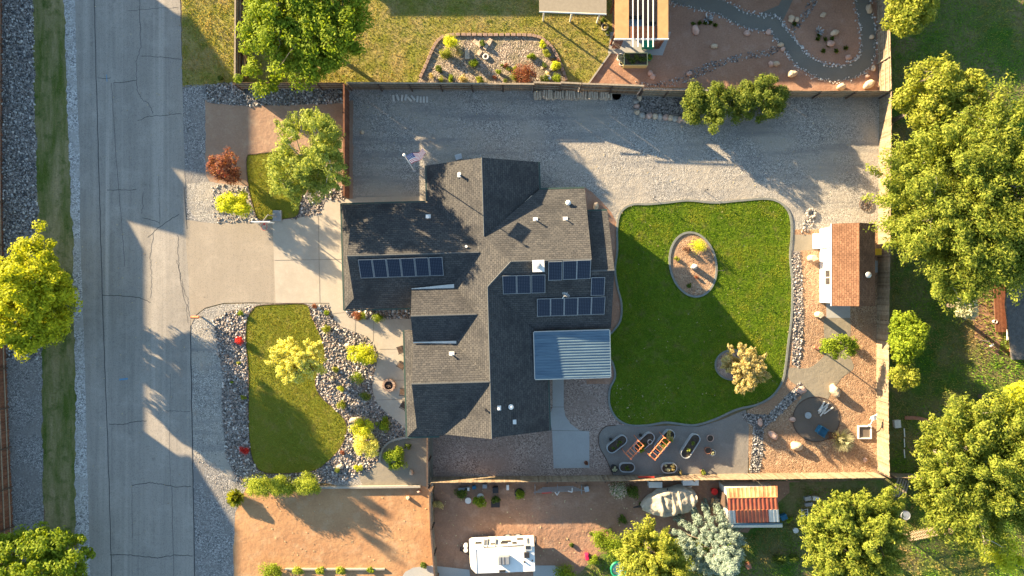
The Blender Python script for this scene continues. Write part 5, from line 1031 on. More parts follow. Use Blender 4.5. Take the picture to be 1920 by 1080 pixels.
# stock tank planters
def tank(px, py, L, Wd, ang, h, label, plants=(), name='stock_tank_planter'):
    q = W(px, py, h); q.z = 0; t = thing(name, label, 'planter', q); r = Wd / 2; ca, sa = math.cos(ang), math.sin(ang)
    def stad(rr, n=9):
        P = []
        for k in range(n): a = -math.pi / 2 + math.pi * k / (n - 1); P.append((L / 2 - r + rr * math.cos(a), rr * math.sin(a)))
        for k in range(n): a = math.pi / 2 + math.pi * k / (n - 1); P.append((-(L / 2 - r) + rr * math.cos(a), rr * math.sin(a)))
        return [(q.x + x * ca - y * sa, q.y + x * sa + y * ca) for x, y in P]
    O = stad(r); I = stad(r - .03); n = len(O); g = MB()
    V = [(x, y, 0) for x, y in O] + [(x, y, h) for x, y in O] + [(x, y, h) for x, y in I] + [(x, y, h - .15) for x, y in I]; F = []
    for k in range(3): F += [(k * n + i, k * n + (i + 1) % n, (k + 1) * n + (i + 1) % n, (k + 1) * n + i) for i in range(n)]
    g.add(V, F); g.build('tank', M['galv'], t)
    g = MB(); OO = stad(r + .012); 
    for i in range(n): g.tube((*OO[i], h), (*OO[(i + 1) % n], h), .022, n=5)
    for zz in (.15, .3):
        for i in range(n): g.tube((*OO[i], zz), (*OO[(i + 1) % n], zz), .012, n=4)
    g.build('rim', M['galv'], t); g = MB(); g.prism(I, h - .18, h - .12); g.build('soil', M['potsoil'], t)
    for k, (x, y, rr, lf) in enumerate(plants):
        cx, cy = q.x + x * ca - y * sa, q.y + x * sa + y * ca
        C_ = crown_clumps((cx, cy, h + rr * .3), rr, rr, rr * .8, max(6, int(rr * 24)), rr * .4, 4, -.6); bulk('plant', leafquads(C_, np.full(len(C_), rr * .4), 60, .06, 1.8), 4, M[lf], t)
    return t, q
tank(1157, 833, 1.85, .78, math.radians(38), .58, 'leftmost dark filled galvanised stock tank on the planter patio', [(-.4, 0, .16, 'l_dark'), (.3, .05, .18, 'l_dark'), (0, -.1, .14, 'l_dark')])
t1, q1 = tank(1208, 830, 2.0, .80, math.radians(42), .58, 'second stock tank from the left under an orange ladder trellis', [(-.5, -.1, .3, 'l_green'), (-.1, -.1, .25, 'l_dark')])
t2, q2 = tank(1246, 828, 2.2, .85, math.radians(50), .58, 'third stock tank with big leafy plant and orange trellis', [(.65, .05, .42, 'l_tan'), (.3, -.1, .34, 'l_green'), (-.2, -.15, .3, 'l_ash'), (-.6, 0, .25, 'l_silver')])
tank(1295, 837, 2.2, .80, math.radians(57), .58, 'rightmost large stock tank with dark soil and two small plants', [(-.35, 0, .16, 'l_ash'), (.3, 0, .2, 'l_juniper')])
tank(1176, 877, 1.25, .72, .0, .5, 'small oval stock tank near the fence with dark soil', [(0, 0, .2, 'l_dark')]); tank(1255, 878, 1.25, .78, .05, .5, 'small oval stock tank near the fence filled with straw coloured plants', [(-.2, 0, .28, 'l_silver'), (.25, .05, .24, 'l_tan')])
def trellis(px, py, ang, L, label):
    q = W(px, py, 1.3); q.z = 0; t = thing('ladder_trellis', label, 'trellis', q); ca, sa = math.cos(ang), math.sin(ang)
    f = lambda x, y, z: Vector((q.x + x * ca - y * sa, q.y + x * sa + y * ca, z))
    for s in (-1, 1):
        g = MB(); g.tube(f(-L / 2, s * .30, 1.45), f(L / 2, s * .30, 1.45), .035, n=4)
        for x in (-L / 2, L / 2): g.tube(f(x * 1.02, s * .42, 0), f(x * .98, s * .25, 1.75), .035, n=4)
        g.build('side_frame', M['orangewood'], t)
    for k in range(6):
        g = MB(); x = -L / 2 + L * k / 5; g.tube(f(x, -.38, 1.5), f(x, .38, 1.5), .03, n=4); g.build('rung', M['orangewood'], t)
    g = MB(); g.tube(f(-L / 2, -.4, .6), f(-L / 2, .4, 1.3), .03, n=4); g.tube(f(L / 2, -.4, .6), f(L / 2, .4, 1.3), .03, n=4); g.build('brace', M['orangewood'], t)
trellis(1189, 842, math.radians(46), 1.5, 'orange wooden ladder trellis over the second stock tank'); trellis(1236, 840, math.radians(50), 1.9, 'orange wooden ladder trellis over the third stock tank')
def pot(px, py, r, h, label, mat='terracotta', plant=None, pr=.2, name='plant_pot'):
    q = W(px, py, h); q.z = 0; t = thing(name, label, 'pot', q); g = MB(); n = 18
    V = []; F = []
    for rr, z in ((r * .75, 0), (r, h), (r * .86, h), (r * .84, h - .08)):
        for i in range(n): a = 6.283 * i / n; V.append((q.x + rr * math.cos(a), q.y + rr * math.sin(a), z))
    for k in range(3): F += [(k * n + i, k * n + (i + 1) % n, (k + 1) * n + (i + 1) % n, (k + 1) * n + i) for i in range(n)]
    g.add(V, F); g.build('pot', M[mat], t); g = MB(); g.cyl((q.x, q.y, h - .12), r * .85, .05, n); g.build('soil', M['potsoil'], t)
    if plant:
        C_ = crown_clumps((q.x, q.y, h + pr * .4), pr, pr, pr, 9, pr * .4, 4, -.6); bulk('plant', leafquads(C_, np.full(len(C_), pr * .4), 60, .06, 1.8), 4, M[plant], t)
pot(1328, 845, .29, .5, 'dark brown pot beside the pale rimmed pot right of the tanks'); pot(1336, 849, .27, .42, 'pale rimmed pot with small plant right of the tanks', 'paleblock', 'l_silver', .14)
pot(1332, 822, .3, .3, 'low bleached pot with dry stems above the brown pots', 'boulderpink', None); pot(1152, 879, .33, .55, 'dark wicker pot with pale dried plant near the fence', 'black', 'l_silver', .2)
pot(1275, 885, .2, .3, 'small pot with twiggy plant right of the straw filled tank', 'steel_grey', 'l_tan', .18); pot(1318, 885, .2, .3, 'small pot with green plant against the pale fence', 'terracotta', 'l_ash', .2)
pot(1145, 824, .13, .25, 'small dark pot beside the leftmost stock tank', 'black'); pot(1201, 816, .13, .25, 'small dark pot between the two left stock tanks', 'black'); pot(1219, 829, .2, .66, 'pale round pot standing in the second stock tank', 'paleblock')
pot(1099, 868, .17, .3, 'small pot with dry plant on the concrete pad corner', 'terracotta', 'l_red', .14)
M['redbanner'] = plain('red_banner', (.55, .06, .04), .7)
a, b_ = W(1192, 890), W(1222, 889); g = MB(); g.box((a + b_) / 2 + Vector((0, .08, 1.0)), (1.3, .03, .3), .03); g.box((a + b_) / 2 + Vector((.35, .10, 1.1)), (.6, .03, .2), -.1); tag(g.build('wall_ornament', M['redbanner']), 'red ornament hung on the pale fence below the tanks', 'ornament')
for x0, x1, z, lb in ((1262, 1300, 1.2, 'dark metal ornament hung on the fence right of the straw filled tank'), (1306, 1338, 1.0, 'dark branching ornament hung on the fence near its middle')):
    a, b_ = W(x0, 889), W(x1, 888); g = MB(); g.tube(a + Vector((0, .1, z)), b_ + Vector((0, .1, z + .15)), .025)
    for k in range(4): m_ = a.lerp(b_, .2 + .2 * k) + Vector((0, .1, z + .05)); g.tube(m_ + Vector((-.1, 0, -.25)), m_ + Vector((.1, 0, .3)), .02)
    tag(g.build('wall_ornament', M['wood_dark']), lb, 'ornament')
# wagon wheel
q = W(1622, 383); t = thing('wagon_wheel', 'dark old wagon wheel lying on gravel below the huge tree', 'wheel', q); g = MB(); g.ring(q + Vector((0, 0, .1)), .52, .035, 26); g.build('rim', M['wood_dark'], t); g = MB(); g.cyl(q, .09, .18, 12); g.build('hub', M['wood_dark'], t)
for i in range(5): a = i * .6283; g = MB(); g.tube(q + Vector((.5 * math.cos(a), .5 * math.sin(a), .1)), q - Vector((.5 * math.cos(a), .5 * math.sin(a), -.1)), .02, n=5); g.build('spoke', M['wood_dark'], t)
# round table, blue cover, frame, white swing
q = W(1531, 777, .45); q.z = 0; q = W(1511, 777); g = MB(); g.cyl(q, .13, .42, 12, .13); t = thing('side_table', 'small round grey table on the dark round patio', 'table', q); g.build('leg', M['steel_grey'], t); g = MB(); g.cyl(q + Vector((0, 0, .42)), .27, .05, 24); g.build('tabletop', M['galv'], t)
q = W(1536, 806); t = thing('lounge_chair', 'blue covered lounge chair on the dark round patio', 'chair', q); g = MB(); rz = -.55; g.box(q + Vector((.15, -.08, .28)), (.75, .62, .14), rz); g.build('seat', M['blue'], t, bevel=.05); g = MB(); g.box(q + Vector((-.28, .2, .5)), (.16, .66, .55), rz); g.build('backrest', M['blue'], t, bevel=.05)
for s in (-1, 1): g = MB(); g.box(q + Vector((.15, -.08, .42)) + Vector((-math.sin(rz) * s * .34, math.cos(rz) * s * .34, 0)), (.7, .09, .14), rz); g.build('armrest', M['blue'], t, bevel=.03)
g = MB()
for i in range(9): p0 = W(1541 + random.uniform(-8, 14), 767 + random.uniform(-6, 10)); g.box(p0 + Vector((0, 0, .06 + i * .02)), (.1, .95, .05), random.uniform(-1.0, -.3))
tag(g.build('board_pile', M['paleblock']), 'small heap of pale weathered boards on the dark patio rim', 'board pile')
q = W(1620, 810); t = thing('sand_frame', 'small square frame of white timber near the right fence', 'frame', q)
for dx, dy, w, h in ((0, .5, 1.12, .08), (0, -.5, 1.12, .08), (.52, 0, .08, .94), (-.52, 0, .08, .94)): g = MB(); g.box(q + Vector((dx, dy, .09)), (w, h, .18)); g.build('side_board', M['white'], t)
g = MB(); g.box(q + Vector((0, 0, .04)), (.98, .94, .05)); g.build('sand', M['darkpatio'], t)
q = W(1624, 800); t = thing('water_feature', 'white pipe water pump leaning above the square white frame', 'pump', q); g = MB(); g.path([q, q + Vector((.03, .35, .7)), q + Vector((0, .9, 1.15)), q + Vector((.22, 1.3, 1.3))], .05, .05); g.build('pipe', M['white'], t)
g = MB(); g.box(q + Vector((-.02, .95, 1.2)), (.34, .3, .22), .4); g.build('pump_head', M['white'], t); g = MB(); g.tube(q + Vector((.05, 1.2, 1.3)), q + Vector((-.5, .9, 1.5)), .025); g.tube(q + Vector((0, .1, .1)), q + Vector((-.3, .1, .0)), .03); g.build('handle', M['white'], t)
q = W(1530, 652); g = MB(); g.box(q + Vector((0, 0, .12)), (.45, .25, .24), -.4); tag(g.build('terracotta_trough', M['terracotta'], bevel=.03, loc=Vector((q.x, q.y, 0))), 'reddish trough at the foot of the leaning green tree', 'trough')
for x, y, r, lb in ((1321, 358, .9, 'thin dark pole standing in the sunny gravel yard'), (1225, 372, .8, 'thin dark pole at the upper edge of the back lawn'), (1345, 508, 1.6, 'thin shepherd hook pole right of the oval bed')):
    q = W(x, y); g = MB(); g.tube(q, q + Vector((0, 0, r)), .022); g.box(q + Vector((0, 0, r)), (.12, .08, .1)); tag(g.build('garden_stake', M['black'], loc=Vector((q.x, q.y, 0))), lb, 'stake')
q = W(861, 297); g = MB(); g.box(q + Vector((0, 0, .35)), (.5, .4, .7), .3); g.box(q + Vector((0, 0, .72)), (.55, .45, .06), .3); tag(g.build('utility_box', M['galv'], loc=Vector((q.x, q.y, 0)), bevel=.02), 'small grey utility box against the north wall of the house', 'utility box')
# the shed
X0, X1, Y0, Y1 = 25.64, 28.72, -1.20, 4.92; XR = 27.16
shed = thing('garden_shed', 'white walled garden shed with a brown shingle gable roof', 'shed', ((X0 + X1) / 2, (Y0 + Y1) / 2, 0)); g = MB()
g.extr([(X0, Y0, 0), (X0, Y0, 2.55), (XR, Y0, 3.35), (X1, Y0, 2.55), (X1, Y0, 0)], (0, Y1 - Y0, 0)); g.build('wall', M['white'], shed)
g = MB(); za = 3.42; zb = za - (XR - 25.44) * .5
for xa, xb in ((25.44, XR), (XR, 28.90)):
    hi, lo = (zb, za) if xa < 26 else (za, zb); V = [(xa, -1.42, hi), (xb, -1.42, lo), (xb, 5.12, lo), (xa, 5.12, hi)]; V += [(x, y, z - .1) for x, y, z in V]
    g.add(V, [(0, 1, 2, 3), (7, 6, 5, 4), (0, 4, 5, 1), (1, 5, 6, 2), (2, 6, 7, 3), (3, 7, 4, 0)])
sr = g.build('roof', M['shedroof'], shed); g = MB(); g.tube((XR, -1.42, za + .01), (XR, 5.12, za + .01), .06, n=5); g.build('ridge_cap', M['shedroof'], sr)
g = MB(); [g.box((25.42, 1.85, zb - .05), (.03, 6.56, .14))]; g.build('fascia', M['offwhite'], sr)
g = MB(); g.box((25.60, 3.9, 1.05), (.07, 1.25, 2.05)); d = g.build('door', M['white'], shed); g = MB(); [g.box((25.55, 3.9 + s * .58, 1.05), (.05, .09, 2.1)) for s in (-1, 1)]; g.box((25.55, 3.9, 2.12), (.05, 1.3, .09)); g.build('door_frame', M['offwhite'], d); g = MB(); g.box((25.55, 3.5, 1.0), (.06, .04, .12)); g.build('handle', M['black'], d)
q = W(1535, 452); g = MB(); g.box((25.40, 3.9, .09), (.44, 1.25, .18)); g.box((25.15, 3.9, .05), (.2, 1.25, .1)); g.build('step', M['white'], shed)
f = MB(); [f.box((25.60, .85 + s * .62, 1.6), (.1, .07, 1.0)) for s in (-1, 0, 1)]; [f.box((25.60, .85, 1.6 + s * .48), (.11, 1.36, .08)) for s in (-1, 1)]; fo = f.build('window', M['white'], shed); g = MB(); g.box((25.62, .85, 1.6), (.06, 1.2, .92)); g.build('pane', M['glass'], fo)
p = Vector((28.0, 1.03, 3.0)); g = MB(); g.cyl(p - Vector((0, 0, .1)), .13, .32, 14); g.ball(p + Vector((0, 0, .25)), .25, .25, .16, 16, 8, True); g.build('roof_turbine', M['galv'], shed, smooth=True)
q = W(1647, 523); t = thing('barrel', 'white domed barrel between shed and tan fence', 'barrel', (29.5, .8, 0)); g = MB(); g.cyl((29.35, .75, 0), .27, 1.0, 18); g.build('body', M['offwhite'], t); g = MB(); g.ball((29.35, .75, 1.0), .28, .28, .2, 18, 8, True); g.build('lid', M['galv'], t, smooth=True)
for y, c_, lb in ((2.0, 'steel_grey', 'upper grey wheeled bin behind the shed'), (1.5, 'steel_grey', 'lower grey wheeled bin behind the shed')):
    t = thing('wheeled_bin', lb, 'bin', (29.6, y, 0)); g = MB(); g.add([(29.38, y - .2, .05), (29.82, y - .2, .05), (29.82, y + .2, .05), (29.38, y + .2, .05), (29.3, y - .23, 1.0), (29.9, y - .23, 1.0), (29.9, y + .23, 1.0), (29.3, y + .23, 1.0)], [(3, 2, 1, 0), (4, 5, 6, 7), (0, 1, 5, 4), (1, 2, 6, 5), (2, 3, 7, 6), (3, 0, 4, 7)]); g.build('body', M[c_], t); g = MB(); g.box((29.6, y, 1.03), (.66, .48, .07)); g.build('lid', M[c_], t, bevel=.02)
g = MB(); g.box((29.95, 2.95, .55), (.45, .5, 1.1)); g.box((29.95, 2.95, 1.13), (.5, .55, .06)); tag(g.build('yellow_bin', M['yellow'], loc=Vector((29.95, 2.95, 0)), bevel=.03), 'yellow bin between shed and tan fence', 'bin')
g = MB(); g.box((29.25, -.85, .35), (.6, .55, .7)); g.ring((29.25, -.85, .71), .2, .02, 16); tag(g.build('air_conditioner', M['galv'], loc=Vector((29.25, -.85, 0)), bevel=.03), 'grey air conditioner at the lower back corner of the shed', 'air conditioner')

# ------------------------------------------------------------------ neighbours at the top
t = thing('patio_roof', 'flat beige patio roof at the top edge beside the pergola', 'patio roof', W(1075, 0)); a, b_ = W(1011, 22, 2.7), W(1137, 27, 2.7); g = MB(); g.add([(a.x, a.y, 2.7), (b_.x, b_.y, 2.7), (b_.x, b_.y + 5, 3.0), (a.x, a.y + 5, 3.0), (a.x, a.y, 2.6), (b_.x, b_.y, 2.6), (b_.x, b_.y + 5, 2.9), (a.x, a.y + 5, 2.9)], [(0, 1, 2, 3), (7, 6, 5, 4), (0, 4, 5, 1), (1, 5, 6, 2), (2, 6, 7, 3), (3, 7, 4, 0)]); g.build('roof', M['darkroofbeige'] if False else plain('beige_roof', (.30, .25, .18), .9, var=.1), t)
g = MB(); g.tube(a, b_, .06, n=4); g.build('fascia', M['offwhite'], t)
for k in (.08, .5, .92): p = a.lerp(b_, k); g = MB(); g.box((p.x, p.y + .35, 1.3), (.12, .12, 2.6)); g.build('post', M['offwhite'], t)
# pergola
pg = thing('pergola', 'ochre topped wooden pergola with open slatted middle at the top edge', 'pergola', W(1200, 30)); z = 2.7
c4 = [W(1153, 72, z), W(1253, 76, z)]; w = (c4[1] - c4[0]).x; x0, y0 = c4[0].x, c4[0].y
def slab(xa, xb, ya, yb, name, mat): g = MB(); g.box((x0 + (xa + xb) / 2, y0 + (ya + yb) / 2, z - .04), (xb - xa, yb - ya, .08)); g.build(name, mat, pg)
slab(0, w * .26, 0, 5.6, 'roof_panel', M['ochre']); slab(w * .80, w, 0, 5.6, 'roof_panel', M['ochre'])
g = MB(); g.box((x0 + w / 2, y0 - .03, z - .1), (w + .1, .07, .22)); g.build('beam', M['white'], pg); g = MB(); g.box((x0 + w * .53, y0 + .5, z - .075), (w * .54, .95, .06)); g.build('roof_panel', M['wood_red'], pg)
for k in range(5): g = MB(); g.box((x0 + w * (.335 + .095 * k), y0 + 2.4, z + .05), (.07, 6.2, .09)); g.build('slat', M['white'], pg)
for x in (.05, w - .05):
    for y in (.4, 3.0): g = MB(); g.box((x0 + x, y0 + y + .1, z / 2 - .05), (.14, .14, z - .1)); g.build('post', M['wood_red'], pg)
for k in range(2):
    g = MB(); xs_ = x0 + (.15 if k == 0 else w - .8)
    for i in range(6): g.box((xs_ + i * .12, y0 + .12, 1.2), (.09, .03, 2.3))
    g.build('slat_screen', M['wood_red'], pg)
for dx, dy, l, lb in ((.9, 2.1, 1.3, 'blue grey outdoor sofa seen through the pergola slats'), (2.3, 1.6, .7, 'blue grey armchair under the pergola slats')):
    q = Vector((x0 + w * .5 - 1.1 + dx, y0 + dy, 0)); t = thing('outdoor_sofa', lb, 'sofa', q); g = MB(); g.box(q + Vector((0, 0, .3)), (l, .7, .3)); g.build('seat', M['bluemetal'], t, bevel=.05); g = MB(); g.box(q + Vector((0, .38, .55)), (l, .16, .6)); g.build('backrest', M['black'], t, bevel=.04)
q = W(1215, 84, .5); q.z = 0; g = MB(); g.box(q + Vector((0, 0, .42)), (.95, .55, .5)); g.box(q + Vector((0, 0, .72)), (1.0, .6, .1)); [g.box(q + Vector((s * .4, r_ * .2, .09)), (.08, .08, .18)) for s in (-1, 1) for r_ in (-1, 1)]; tag(g.build('storage_box', M['green'], loc=q, bevel=.03), 'green box under the lower edge of the pergola', 'box')
q = W(1192, 111, .7); q.z = 0; t = thing('raised_planter', 'cream sided raised planter full of dark leafy plants below the pergola', 'planter', q); g = MB()
for dx, dy, a_, b2 in ((0, .5, 1.95, .05), (0, -.5, 1.95, .05), (.95, 0, .05, 1.0), (-.95, 0, .05, 1.0)): g.box(q + Vector((dx, dy, .38)), (a_ + .02, b2, .76))
g.build('side_panel', M['cream'], t); g = MB(); g.box(q + Vector((0, 0, .64)), (1.86, .94, .1)); g.build('soil', M['potsoil'], t)
C_ = np.array([(q.x - .7 + .2 * i, q.y + random.uniform(-.3, .3), .8) for i in range(8)]); bulk('plant', leafquads(C_, np.full(8, .22), 70, .08, 1.8), 4, M['l_dark'], t)
pot(1164, 107, .32, .5, 'white pot with pale rocks left of the raised planter', 'white', 'l_silver', .3); pot(1166, 118, .22, .35, 'small white pot below the bigger white pot', 'white', 'l_silver', .18); pot(1218, 107, .26, .5, 'green pot at the right end of the raised planter', 'green', 'l_green', .2); pot(1131, 40, .25, .4, 'dark pot at the corner of the beige patio roof', 'black', 'l_dark', .25); pot(1134, 50, .28, .4, 'tan pot below the dark pot near the pergola', 'paleblock', 'l_tan', .22); pot(1140, 62, .2, .3, 'small grey pot left of the pergola post', 'steel_grey', 'l_dark', .15)
t = thing('wood_pallet', 'leaning pale timbers beside the dark fence at the top verge', 'timber', W(461, 70)); g = MB()
for i, (y0_, y1_, x_) in enumerate(((58, 150, 462), (105, 120, 465))): g.tube(W(x_, y0_) + Vector((0, 0, .9 + .1 * i)), W(x_ + 3, y1_) + Vector((0, 0, .5)), .09, n=4)
g.build('timber', M['ochre'], t)

# ------------------------------------------------------------------ neighbours at the bottom
def boxpx(name, x, y, w, h, z, mat, label, cat, rz=0, grp=None, bev=.02, lid=True):
    q = W(x, y, z); q.z = 0; t = thing(name, label, cat, q, grp); g = MB(); g.box(q + Vector((0, 0, z / 2)), (w, h, z), rz); g.build('body', M[mat], t, bevel=bev); g = MB(); g.box(q + Vector((0, 0, z + .02)), (w * 1.05, h * 1.08, .05), rz); g.build('lid', M[mat], t, bevel=.01); return t
# travel trailer, lying east-west, with a raked nose
tz = 3.0; Rn = W(892, 1023.5, tz); Rs = W(1003, 1075, tz); xa, xb, yb_, ya_ = Rn.x, Rs.x, Rn.y - .12, Rs.y + .05; Lx = xb - xa; xm, ym = (xa + xb) / 2, (ya_ + yb_) / 2
tr = thing('travel_trailer', 'white travel trailer parked at the bottom edge', 'trailer', (xm, ym, 0))
g = MB(); g.extr([(xa - .02, ya_, 2.95), (xa - .45, ya_, 2.0), (xa - .62, ya_, .9), (xa - .45, ya_, .55), (xb, ya_, .55), (xb, ya_, 2.95)], (0, yb_ - ya_, 0)); g.build('body', M['white'], tr, bevel=.03)
g = MB(); g.box((xm, ym, 2.98), (Lx - .05, yb_ - ya_ - .04, .08)); rf = g.build('roof', M['white'], tr, bevel=.02)
g = MB(); g.box((xa + .06, ym, 3.03), (.05, yb_ - ya_ - .1, .03)); g.build('roof_seam', M['steel_grey'], tr)
g = MB(); g.tube((xa + Lx * .14, yb_ + .07, 2.82), (xb - .25, yb_ + .07, 2.82), .075, n=8); g.build('awning', M['offwhite'], tr, smooth=True)
g = MB(); g.tube((xa + Lx * .14, yb_ + .02, 2.93), (xb - .25, yb_ + .02, 2.93), .025, n=5); g.build('awning_rail', M['black'], tr)
for fx in (.14, .20, .34, .88): g = MB(); g.box((xa + Lx * fx, yb_ + .10, 2.1), (.07, .10, 1.7)); g.build('awning_arm', M['steel_grey'], tr)
for fx, w_, z_ in ((.04, .5, 1.9), (.30, .45, 2.3), (.48, .55, 2.1), (.52, .75, 1.8), (.66, .35, 2.2), (.76, .5, 1.4)): g = MB(); g.box((xa + Lx * fx, yb_ + .03, z_), (w_, .05, .35)); g.build('window', M['glass'], tr)
g = MB(); g.box((xa + Lx * .27, yb_ + .02, 1.6), (.62, .06, 1.9)); g.build('door', M['offwhite'], tr)
ACx, ACy = W(945, 1050, 3.2)[:2]; g = MB(); g.box((ACx, ACy, 3.2), (.95, .72, .36)); ac = g.build('air_conditioner', M['steel_grey'], tr, bevel=.08); g = MB(); [g.box((ACx + s, ACy, 3.39), (.03, .6, .02)) for s in (-.2, .05)]; g.build('vent_slot', M['black'], ac)
for px_, py_, w_, h_, z_, mt in ((991, 1028, .62, .5, .10, 'offwhite'), (988, 1042, .42, .42, .20, 'black'), (983, 1055, .12, .12, .16, 'black'), (998, 1053, .1, .1, .16, 'black'), (941, 1071, .5, .18, .10, 'black')):
    q = W(px_, py_, 3.1); g = MB(); g.box((q.x, q.y, 3.02 + z_ / 2), (w_, h_, z_)); v_ = g.build('roof_vent', M[mt], tr, bevel=.02)
    if mt == 'offwhite': g = MB(); g.box((q.x, q.y, 3.03 + z_), (.38, .26, .03)); g.build('skylight', M['glass'], v_)
for xx in (xm + .2, xm + 1.05):
    for s in (-1, 1):
        c_ = Vector((xx, ym + s * ((yb_ - ya_) / 2 - .14), .36)); g = MB(); g.tube(c_ - Vector((0, .12, 0)), c_ + Vector((0, .12, 0)), .36, n=20); wo = g.build('wheel', M['black'], tr); g = MB(); g.tube(c_ - Vector((0, .13, 0)), c_ + Vector((0, .13, 0)), .18, n=14); g.build('rim', M['galv'], wo)
g = MB(); hx = xa - .5; g.tube((hx, ym - .5, .6), (hx - .9, ym, .55), .05); g.tube((hx, ym + .5, .6), (hx - .9, ym, .55), .05); g.tube((hx - .9, ym, 0), (hx - .9, ym, .8), .04); g.build('hitch', M['black'], tr)
for dy in (-.18, .18): g = MB(); g.cyl((hx - .42, ym + dy + .3, .6), .16, .45, 16); g.ball((hx - .42, ym + dy + .3, 1.05), .16, .16, .1, 16, 6, True); g.build('gas_tank', M['white'], tr)
g = MB(); g.ring((xb + .14, yb_ - .1, 1.6), .3, .09, 20, 8, 'x'); g.build('spare_tyre', M['black'], tr, smooth=True)
tr.rotation_euler.z = math.radians(2.2)
# boat under a canvas cover
bt = thing('covered_boat', 'boat on a trailer under a wrinkled beige canvas cover', 'boat', W(1256, 948)); 
nx, ny = 60, 30; ctr = W(1257, 946, 1.4); ang = math.radians(11); V = []; F = []
LB = 4.6
for i in range(nx + 1):
    u = i / nx; x = (u - .5) * LB
    hw_ = .02 + 1.18 * (min(1, max(0, (u + .01) / .36)) ** .62 if u < .5 else min(1, ((1.0 - u + .02) / .22)) ** .5)
    zr = 1.15 + .35 * math.exp(-((u - .45) / .2) ** 2) + .15 * (u > .68) * (u < .95)
    for j in range(ny + 1):
        v = j / ny * 2 - 1; s = abs(v) ** .9 if v >= 0 else -abs(v) ** .9; y = s * hw_
        edge = max(0, (abs(v) - .78) / .22); zz = zr - .25 * v * v - edge ** 1.3 * .55
        p_ = Vector((x * 1.6, y * 1.6, 0)); zz += .17 * noise.noise(p_ * .9 + Vector((3, 1, 2))) + .09 * noise.noise(Vector((x * 3.2, y * .7, 5))) + .05 * noise.noise(p_ * 3)
        if .33 < u < .37 or .55 < u < .60 or .66 < u < .70: zz += .10 * (1 - abs(v) ** 2)
        if .38 < u < .54 and abs(v) < .6: zz -= .12
        yy_ = y + .12 * noise.noise(Vector((x * 1.5, v, 1))) * (abs(v) > .8)
        V.append((ctr.x + x * math.cos(ang) - yy_ * math.sin(ang), ctr.y + x * math.sin(ang) + yy_ * math.cos(ang), max(.25, zz)))
for i in range(nx):
    for j in range(ny): k = i * (ny + 1) + j; F.append((k, k + ny + 1, k + ny + 2, k + 1))
g = MB(); g.add(V, F); g.build('canvas_cover', M['tarp'], bt, smooth=True)
hull = MB(); V = []; F = []
for i in range(13):
    u = i / 12; x = (u - .5) * LB * .93; hh = 1.0 * (min(1, (u + .02) / .36) ** .62)
    for y, z_ in ((-hh * .95, .85), (-hh * .7, .4), (0, .28), (hh * .7, .4), (hh * .95, .85)): V.append((ctr.x + x * math.cos(ang) - y * math.sin(ang), ctr.y + x * math.sin(ang) + y * math.cos(ang), z_))
for i in range(12):
    for j in range(4): k = i * 5 + j; F.append((k, k + 1, k + 6, k + 5))
hull.add(V, F); hull.build('hull', M['offwhite'], bt)
cf = lambda x, y, z_: Vector((ctr.x + x * math.cos(ang) - y * math.sin(ang), ctr.y + x * math.sin(ang) + y * math.cos(ang), z_))
g = MB(); g.tube(cf(-2.9, 0, .45), cf(1.9, .5, .35), .04, n=4); g.tube(cf(-2.9, 0, .45), cf(1.9, -.5, .35), .04, n=4); g.build('trailer_frame', M['black'], bt)
for s in (-1, 1): g = MB(); g.tube(cf(.8, s * .75, .3), cf(.8, s * .98, .3), .3, n=18); g.build('wheel', M['black'], bt)
g = MB(); g.tube(cf(-.05, .95, 1.25), cf(.1, 1.15, .9), .05); g.tube(cf(.35, -1.0, 1.0), cf(.4, -1.25, .8), .05); g.build('strap', M['black'], bt)
# rusty roofed metal shed
M['rustA'] = corr('rusty_metal_lit', (.52, .24, .09), (.58, .33, .15), 'y', 1, 0, (.40, .14, .06), .1, .7)  # oranger, brighter rust: sunlight on the upper slope put into the colour
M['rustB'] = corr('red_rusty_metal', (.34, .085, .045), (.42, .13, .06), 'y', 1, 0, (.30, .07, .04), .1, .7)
ms = thing('metal_shed', 'small white metal shed with a rusty orange ribbed roof', 'shed', W(1405, 952)); 
ze, zr_ = 2.0, 2.6; p0, p1 = W(1360, 914, ze), W(1456, 910, ze); r0, r1 = W(1364, 934, zr_), W(1458, 932, zr_); s0, s1 = W(1366, 980, ze - .1), W(1461, 978, ze - .1); m0, m1 = W(1365, 957, 2.42), W(1460, 955, 2.42)
p0.z = p1.z = 2.15; r0.z = r1.z = 2.55; m0.z = m1.z = 2.40; s0.z = s1.z = 1.95
ribbed(r0, p0, p1, r1, 12, .03, 'roof_slope', M['rustA'], ms); ribbed(m0, r0, r1, m1, 12, .03, 'roof_slope', M['rustB'], ms)
u0, u1 = m0.lerp(m1, .14), m0.lerp(m1, .80); v0, v1 = s0.lerp(s1, .14), s0.lerp(s1, .80)
ribbed(v0, u0, u1, v1, 9, .04, 'roof_slope', M['rustB'], ms)
ribbed(s0, m0, u0, v0, 2, .03, 'roof_slope', M['galv'], ms); ribbed(v1, u1, m1, s1, 3, .03, 'roof_slope', M['offwhite'], ms)
g = MB(); g.tube(r0, r1, .05, n=5); g.tube(m0, m1, .03, n=5); g.build('ridge_cap', M['rustA'], ms)
i_ = .08; wl = MB(); wl.extr([(p0.x + i_, p0.y - i_, 0), (p0.x + i_, p0.y - i_, 2.1), (r0.x + i_, r0.y, 2.48), (s0.x + i_, s0.y + i_, 1.9), (s0.x + i_, s0.y + i_, 0)], (p1.x - p0.x - 2 * i_, 0, 0)); wl.build('wall', M['offwhite'], ms)
g = MB(); g.box((p0.x - .0, (p0.y + s0.y) / 2 + .3, 1.0), (.05, 1.1, 1.9)); g.build('door', M['wood_dark'], ms)
